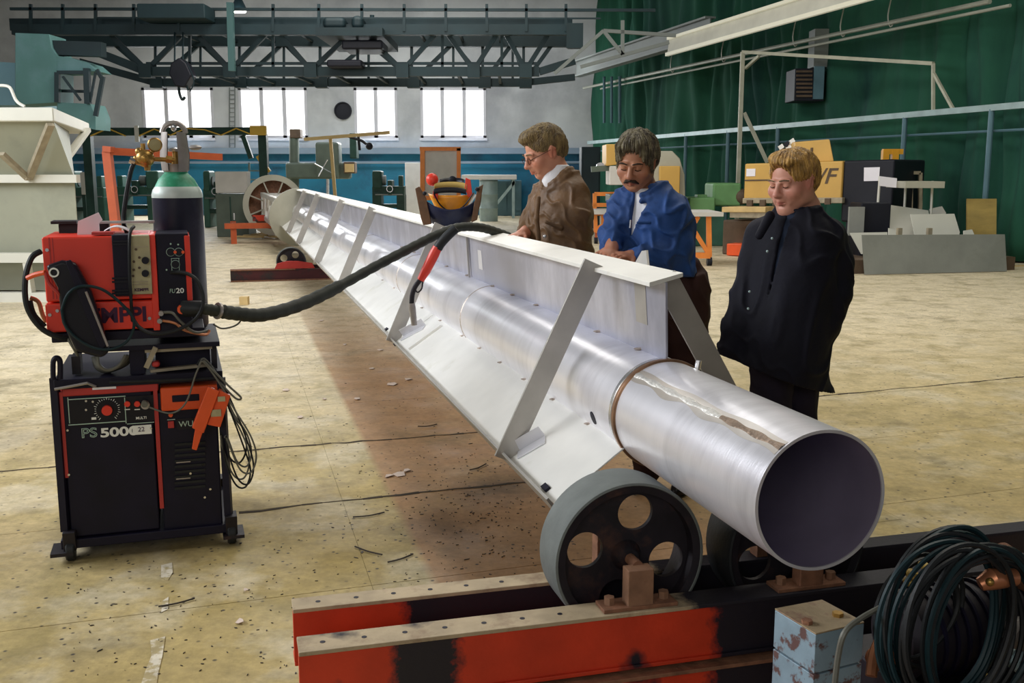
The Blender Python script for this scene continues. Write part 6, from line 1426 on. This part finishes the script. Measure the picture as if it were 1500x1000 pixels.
def collar(F, base, R2, rx, ry, h, yaw, lean, gap=0.0, th=.008): pass
# ------------------------------------------------ man 1: brown jacket, glasses, leaning over the flange
def lateral(face): f = Vector((face[0], face[1], 0)).normalized(); return math.atan2(-f.x, f.y)   # yaw so that local x = right of facing
def man1():
    D = 5.5; foot = Vector((P(846, 400, D + .22).x, D + .25, 0))
    t = person('man in a brown jacket and thin glasses leaning over the flange, leftmost of three', foot)
    face = (-1, -.38); R = rot_head(face, .42, .0); sc = 1.10; hc = P(797, 221, D); yaw = lateral((-.80, -.60))
    J = lambda x, y, d=0: P(x, y, D + d)
    hipc = Vector((foot.x - .02, foot.y - .05, .98)); neck = J(812, 262, .02)
    shL, shR = J(840, 284, -.04), J(796, 282, .20)
    # body
    pts = [hc + Vector((0, 0, .15)), foot]; lo = np.array([foot.x - .55, D - .35, -.01]); hi = np.array([foot.x + .42, D + .62, hc.z + .17])
    B = Field(lo, hi, .0042)
    w = head_prims(B, hc, R, sc, .92, .95, 1.08); B.chain([w(0, -.02, -.06), w(0, -.025, -.12), list(J(814, 276))], [.056, .058, .060], .03)
    B.stack([(hipc, .15, .11), (J(826, 350, .05), .14, .11), (J(820, 305, .03), .15, .10), (J(816, 290, .0), .07, .06)], yaw, .05)
    el, wl = J(846, 345, -.06), J(800, 372, -.12)
    B.chain([shL, el, J(838, 395, -.05)], [.055, .045, .032], .03)
    er, wr_ = J(778, 326, .16), J(766, 343, .0); B.chain([shR, er, wr_], [.055, .042, .028], .03)
    hand(B, wr_, (J(742, 348, -.12) - wr_), (0, 0, 1), .19, .35, -1)
    hand(B, J(838, 395, -.05), (J(820, 405, -.2) - J(838, 395, -.05)), (0, 0, 1), .19, .6, 1)
    kn = []
    for s_ in (-1, 1):
        o = Vector((.04 * s_, .10 * s_, 0)); a = hipc + o; k_ = Vector((foot.x - .02, foot.y, .50)) + o; an = Vector((foot.x, foot.y, .08)) + o; kn.append((a, k_, an)); B.chain([a, k_, an], [.085, .058, .042], .03)
    B.build('body', 'skin_ruddy', t, tone_fn(hc, R, sc, .12))
    T = Field(lo, (hi[0], hi[1], 1.15), .008)
    for a, k_, an in kn: T.chain([a + Z * .05, k_, an], [.105, .082, .072], .04)
    T.stack([(hipc - Z * .08, .17, .13), (hipc + Z * .12, .165, .125)], yaw, .05).wrinkle(.004, 3).build('trousers', 'trousers_brown', t, smooth=1)
    Jk = Field((lo[0], lo[1], .85), (hi[0], hi[1], hc.z), .0058)
    Jk.stack([(Vector((hipc.x, hipc.y, .92)), .185, .145), (J(822, 385, .06), .20, .15), (J(820, 345, .04), .19, .15), (J(820, 305, .03), .19, .14), (J(822, 284, .02), .165, .115), (J(826, 266, .02), .12, .09), (J(826, 250, .02), .08, .078)], yaw, .05)
    Jk.chain([shL, J(846, 312, -.08), el, J(841, 392, -.07)], [.072, .070, .064, .054], .035)
    Jk.chain([shR, er, J(769, 340, .05)], [.070, .056, .042], .035)
    Jk.wrinkle(.010, 5, 1.1)
    # turned down collar
    ck = J(816, 251, .01); u_ = Vector((math.cos(yaw), math.sin(yaw), 0)); fw_ = Vector((-math.sin(yaw), math.cos(yaw), 0))
    col_pts = [ck + u_ * (.078 * math.cos(a)) + fw_ * (.075 * math.sin(a)) + Z * (.012 - .085 * max(0, math.sin(a)) - .02 * max(0, -math.sin(a)) * 0) for a in [math.radians(110 + 320 * i / 16) for i in range(17)]]
    for i in range(16): Jk.cone(col_pts[i], col_pts[i + 1], .014, .014, .01); Jk.cone(col_pts[i] - Z * .022 + (col_pts[i] - ck).normalized() * .012, col_pts[i + 1] - Z * .022 + (col_pts[i + 1] - ck).normalized() * .012, .012, .012, .012)
    Jk.ell(ck + Z * .02 + fw_ * .02, (.058, .058, .05), None, .01, 's')
    # placket and pocket flap
    Jk.chain([J(789, 290, -.14), J(786, 320, -.13), J(789, 350, -.12)], [.012, .013, .014], .012); Jk.chain([J(800, 325, -.16), J(822, 334, -.15)], [.010, .011], .012)
    Jk.build('jacket', 'brown_jacket', t, smooth=1)
    for x, y in ((798, 346), ): MB().ball(J(x, y, -.165), .010).build('button', 'chrome', t)
    Sh = Field(np.array(ck) - .16, np.array(ck) + .12, .006); Sh.chain([ck - Z * .04, ck + Z * .030], [.074, .064], .02)
    Sh.ell(ck - Z * .04 + fw_ * .04, (.045, .045, .05), None, .03); Sh.half(ck + Z * .035, (0, 0, 1)).build('shirt_collar', 'shirt_white', t)
    H = hair_field(hc, R, sc, .0034, .005, .042, -.062, burn=False, puff=.006, seed=2, amp=.0016, sweep=.012); H.build('hair', 'hair_brown', t)
    def wv(x, y, z): return vq(w(x, y, z))
    g = MB()
    for s_ in (-1, 1): g.tube([wv(s_ * .033 + .020 * math.cos(a), .108 - .006 * abs(math.cos(a)), -.008 + .014 * math.sin(a)) for a in [2 * math.pi * i / 20 for i in range(20)]], .0012 * 1.2, 5, closed=True)
    g.tube([wv(-.013, .108, -.004), wv(0, .112, -.001), wv(.013, .108, -.004)], .0014, 5)
    for s_ in (-1, 1): g.tube([wv(s_ * .053, .103, -.004), wv(s_ * .074, .06, .0), wv(s_ * .083, .0, .004)], .0016, 5)
    g.build('glasses', 'hair_dark', t)
    for s_ in (-1, 1):
        q = [wv(s_ * .014, .100, .018), wv(s_ * .032, .098, .022), wv(s_ * .050, .086, .017)]; MB().tube(spline(q, 4), .0030, 5).build('eyebrow', 'hair_brown', t)
        MB().tube(spline([wv(s_ * .019, .0895, -.009), wv(s_ * .031, .0925, -.0115), wv(s_ * .043, .0865, -.009)], 4), .0012, 4).build('eyelashes', 'hair_dark', t)
    for a, k_, an in kn: shoe(t, an, face)
def man2():
    D = 5.0; foot = Vector((P(985, 400, D + .12).x, D + .16, 0))
    t = person('moustached man with thick greying hair in a blue work jacket, middle of three', foot)
    face = (-.42, -1); R = rot_head(face, .36, .05); sc = 1.10; hc = P(932, 235, D - .02); yaw = lateral((-.62, -.80))
    J = lambda x, y, d=0: P(x, y, D + d)
    hipc = Vector((foot.x - .02, foot.y - .02, .98))
    lo = np.array([foot.x - .55, D - .45, -.01]); hi = np.array([foot.x + .38, D + .45, hc.z + .17]); B = Field(lo, hi, .0042)
    w = head_prims(B, hc, R, sc, 1.05, 1.06, 1.15, 1.15); B.chain([w(0, -.02, -.06), w(0, -.045, -.13), list(J(948, 300, .03))], [.062, .068, .085], .03)
    B.stack([(hipc, .15, .12), (J(958, 350, .06), .15, .12), (J(953, 310, .04), .19, .115), (J(950, 290, .03), .10, .07)], yaw, .05)
    shL, shR = J(912, 300, .05), J(984, 304, .05); el, wl = J(896, 346, -.02), J(895, 366, -.18); er, wr_ = J(992, 360, -.04), J(926, 376, -.20)
    B.chain([shL, el, wl], [.06, .046, .030], .03); B.chain([shR, er, wr_], [.06, .048, .031], .03)
    hand(B, wl, J(886, 376, -.30) - wl, (0, -.2, 1), .19, .5, 1)
    hand(B, wr_, J(896, 372, -.30) - wr_, (.1, -.3, 1), .20, .45, -1)
    kn = []
    for s_ in (-1, 1):
        o = Vector((.095 * s_, -.03 * s_, 0)); a = hipc + o; k_ = Vector((foot.x, foot.y - .01, .50)) + o; an = Vector((foot.x, foot.y, .08)) + o; kn.append((a, k_, an)); B.chain([a, k_, an], [.09, .06, .044], .03)
    B.build('body', 'skin_tan', t, tone_fn(hc, R, sc, .05))
    T = Field(lo, (hi[0], hi[1], 1.2), .008)
    for a, k_, an in kn: T.chain([a + Z * .05, k_, an], [.115, .088, .075], .04)
    T.stack([(hipc - Z * .08, .185, .145), (hipc + Z * .14, .185, .145)], yaw, .05).chain([J(1010, 388, .08), J(1018, 400, .1)], [.05, .05], .04).wrinkle(.006, 4).build('trousers', 'trousers_brown', t, smooth=1)
    Jk = Field((lo[0], lo[1], .95), (hi[0], hi[1], hc.z), .0058)
    Jk.stack([(J(966, 400, .08), .195, .16), (J(958, 384, .06), .20, .17), (J(953, 350, .05), .205, .17), (J(950, 315, .04), .21, .15), (J(949, 293, .03), .19, .12), (J(950, 276, .03), .13, .10), (J(950, 266, .03), .09, .085)], yaw, .05)
    Jk.chain([shL, el, J(895, 362, -.12)], [.075, .060, .050], .035)
    Jk.chain([shR, J(992, 332, .02), er, J(966, 375, -.11), J(935, 376, -.19)], [.080, .076, .074, .066, .054], .035)
    Jk.wrinkle(.012, 8, 1.1)
    u_ = Vector((math.cos(yaw), math.sin(yaw), 0)); fw_ = Vector((-math.sin(yaw), math.cos(yaw), 0)); ck = J(944, 276, .02)
    # open V front
    vt = [(914, 284), (934, 290), (946, 286), (925, 315), (912, 338), (903, 356)]
    col_pts = [ck + u_ * (.095 * math.cos(a)) + fw_ * (.088 * math.sin(a)) + Z * (.016 - .05 * max(0, math.sin(a))) for a in [math.radians(112 + 316 * i / 16) for i in range(17)]]
    Fv = [J(918, 292, -.16), J(915, 320, -.17), J(904, 350, -.16)]
    Jk.vcut([J(913, 262, -.13), J(950, 283, -.13), J(901, 352, -.17)], yaw, -ck.x * math.sin(yaw) + ck.y * math.cos(yaw) + .02)
    for i in range(16): Jk.cone(col_pts[i], col_pts[i + 1], .015, .015, .01); Jk.cone(col_pts[i] - Z * .024 + (col_pts[i] - ck).normalized() * .014, col_pts[i + 1] - Z * .024 + (col_pts[i + 1] - ck).normalized() * .014, .013, .013, .012)
    Jk.ell(ck + Z * .02 + fw_ * .02, (.064, .064, .05), None, .01, 's')
    Jk.chain([J(935, 326, -.16), J(952, 326, -.15)], [.009, .009], .012)
    Jk.build('jacket', 'blue_jacket', t, smooth=1)
    Sh = Field((lo[0], lo[1], 1.25), (hi[0], hi[1], hc.z), .006)
    Sh.stack([(J(953, 365, .05), .185, .15), (J(950, 318, .04), .19, .13), (J(949, 295, .03), .165, .10), (J(946, 276, .02), .085, .08)], yaw, .04)
    Sh.half(ck + Z * .02, (0, -.3, 1)); Sh.wrinkle(.003, 2).build('undershirt', 'shirt_white', t)
    MB().tube([J(924, 322, -.165), J(923, 334, -.17)], .005, 6).build('pen', 'chrome', t)
    H = hair_field(hc, R, sc, .0034, .015, .046, -.075, puff=.002, seed=5, amp=.0036, sweep=.018, f=1.6); H.build('hair', 'hair_grey', t)
    def wv(x, y, z): return vq(w(x, y, z))
    Mf = Field(np.array(hc) - .16, np.array(hc) + .16, .0032)
    for s_ in (-1, 1): Mf.chain([w(0, .1035, -.054), w(s_ * .018, .100, -.058), w(s_ * .032, .089, -.070)], [.0075, .0085, .004], .004)
    Mf.wrinkle(.0012, 3, 6).build('moustache', 'hair_dark', t)
    for s_ in (-1, 1):
        MB().tube(spline([wv(s_ * .012, .102, .017), wv(s_ * .032, .100, .0225), wv(s_ * .053, .086, .017)], 4), [.0035] * 4 + [.0045] * 3 + [.003] * 2, 6).build('eyebrow', 'hair_dark', t)
        MB().tube(spline([wv(s_ * .018, .0895, -.010), wv(s_ * .031, .0925, -.0125), wv(s_ * .044, .0865, -.010)], 4), .0018, 4).build('eyelashes', 'hair_dark', t)
    for a, k_, an in kn: shoe(t, an, face)
def man3():
    D = 4.5; foot = Vector((P(1152, 590, D).x, D + .03, 0))
    t = person('fair-haired man in a long dark navy coat standing at the right, hands in pockets', foot)
    face = (-1, -.80); R = rot_head(face, .24, .0); sc = 1.10; hc = P(1161, 263, D); yaw = lateral((-.80, -.72))
    J = lambda x, y, d=0: P(x, y, D + d)
    hipc = Vector((foot.x - .0, foot.y, .92))
    lo = np.array([foot.x - .46, D - .40, -.01]); hi = np.array([foot.x + .42, D + .42, hc.z + .17]); B = Field(lo, hi, .0042)
    w = head_prims(B, hc, R, sc, 1.08, 1.10, 1.0); B.chain([w(0, -.02, -.06), w(0, -.045, -.13), list(J(1170, 330, .03))], [.064, .070, .085], .03)
    B.ell(w(0, .055, -.112), np.array([.035, .03, .022]) * sc, R, .03)
    B.stack([(hipc, .15, .12), (J(1162, 430, .02), .16, .13), (J(1164, 360, .02), .19, .12), (J(1166, 330, .02), .10, .07)], yaw, .05)
    shL, shR = J(1116, 344, .10), J(1214, 344, .0); el, wl = J(1094, 430, .06), J(1082, 495, .0); er, wr_ = J(1224, 430, -.02), J(1194, 488, -.06)
    B.chain([shL, el, wl], [.058, .046, .031], .03); B.chain([shR, er, wr_], [.058, .046, .031], .03)
    hand(B, wl, J(1098, 530, .04) - wl, (-1, 0, 0), .17, .3, 1); hand(B, wr_, J(1176, 515, .02) - wr_, (1, -.3, 0), .17, .3, 1)
    kn = []
    for s_ in (-1, 1):
        o = Vector((.075 * s_, .05 * s_, 0)); a = hipc + o; k_ = Vector((foot.x, foot.y, .48)) + o; an = Vector((foot.x, foot.y, .08)) + o; kn.append((a, k_, an)); B.chain([a, k_, an], [.09, .06, .044], .03)
    B.build('body', 'skin_pink', t, tone_fn(hc, R, sc, .08))
    T = Field(lo, (hi[0], hi[1], 1.1), .008)
    for a, k_, an in kn: T.chain([a + Z * .05, k_, an], [.11, .086, .078], .03)
    T.stack([(hipc - Z * .08, .17, .14), (hipc + Z * .12, .17, .14)], yaw, .05).wrinkle(.005, 4).build('trousers', 'trousers_dark', t, smooth=1)
    Jk = Field((lo[0], lo[1], .55), (hi[0], hi[1], hc.z), .0062)
    zh = J(1150, 560).z
    Jk.stack([(J(1130, 575, .0), .215, .20), (J(1134, 540, .0), .225, .205), (J(1144, 500, .0), .215, .19), (J(1156, 440, .01), .20, .185), (J(1163, 390, .02), .20, .175), (J(1166, 350, .02), .20, .145), (J(1168, 328, .02), .17, .12), (J(1169, 312, .02), .12, .10), (J(1170, 303, .02), .09, .09)], yaw, .05)
    Jk.chain([J(1168, 560, .05), J(1185, 590, .06)], [.15, .12], .05)
    Jk.chain([shL, J(1104, 385, .10), el, J(1080, 480, .0), J(1068, 512, -.02)], [.072, .068, .066, .064, .056], .035)
    Jk.chain([shR, J(1225, 385, .0), er, J(1208, 474, -.04), J(1194, 492, -.05)], [.078, .074, .070, .064, .056], .035)
    Jk.ell(J(1120, 555, -.28), (.06, .06, .08), None, .02, 's') if 0 else None
    Jk.half(J(1120, 541), (-.18, 0, -1)) if 0 else None
    Jk.wrinkle(.010, 11, .9)
    # slanted hem: higher in front
    p = J(1100, 534); q = J(1215, 574); n_ = Vector((-(p.z - q.z), 0, (p.x - q.x))).normalized();
    if n_.z > 0: n_ = -n_
    Jk.half(p, n_)
    u_ = Vector((math.cos(yaw), math.sin(yaw), 0)); fw_ = Vector((-math.sin(yaw), math.cos(yaw), 0)); ck = J(1167, 310, .02)
    # open front slot showing the shirt
    Jk.vcut([J(1134, 306, -.12), J(1150, 312, -.12), J(1100, 450, -.19)], yaw, -ck.x * math.sin(yaw) + ck.y * math.cos(yaw) + .02)
    col_pts = [ck + u_ * (.092 * math.cos(a)) + fw_ * (.088 * math.sin(a)) + Z * (.010 - .055 * max(0, math.sin(a))) for a in [math.radians(112 + 316 * i / 16) for i in range(17)]]
    for i in range(16): Jk.cone(col_pts[i], col_pts[i + 1], .018, .018, .01); Jk.cone(col_pts[i] - Z * .028 + (col_pts[i] - ck).normalized() * .018, col_pts[i + 1] - Z * .028 + (col_pts[i + 1] - ck).normalized() * .018, .016, .016, .012)
    Jk.ell(ck + Z * .02 + fw_ * .02, (.064, .064, .05), None, .01, 's')
    Jk.chain([J(1128, 316, -.06), J(1112, 345, -.10)], [.022, .018], .014)
    Jk.build('coat', 'navy_coat', t, smooth=1)
    Sh = Field((lo[0], lo[1], .95), (hi[0], hi[1], hc.z), .007)
    Sh.stack([(J(1152, 470, .01), .17, .165), (J(1162, 390, .02), .18, .155), (J(1165, 345, .02), .18, .125), (J(1168, 312, .02), .09, .09)], yaw, .04); Sh.chain([ck, ck + Z * .03], [.082, .074], .02).half(ck + Z * .035, (0, -.2, 1))
    Sh.wrinkle(.003, 2).build('shirt', 'navy_shirt', t)
    for x, y in ((1131, 349), (1124, 368), (1098, 427), (1096, 452)): MB().ball(J(x, y, -.20), .0055).build('button', 'rail_pale', t)
    H = hair_field(hc, R, sc, .0034, .010, .052, -.072, burn=False, puff=-.002, seed=9, amp=.0018, sweep=-.02, f=1.8); H.build('hair', 'hair_blond', t)
    def wv(x, y, z): return vq(w(x, y, z))
    for s_ in (-1, 1):
        MB().tube(spline([wv(s_ * .013, .101, .018), wv(s_ * .032, .099, .022), wv(s_ * .050, .087, .017)], 4), .0028, 5).build('eyebrow', 'hair_brown', t)
        MB().tube(spline([wv(s_ * .019, .0895, -.007), wv(s_ * .031, .0925, -.0095), wv(s_ * .043, .0865, -.007)], 4), .0016, 4).build('eyelashes', 'hair_dark', t)
    for a, k_, an in kn: shoe(t, an, face)
man1(); man2(); man3()
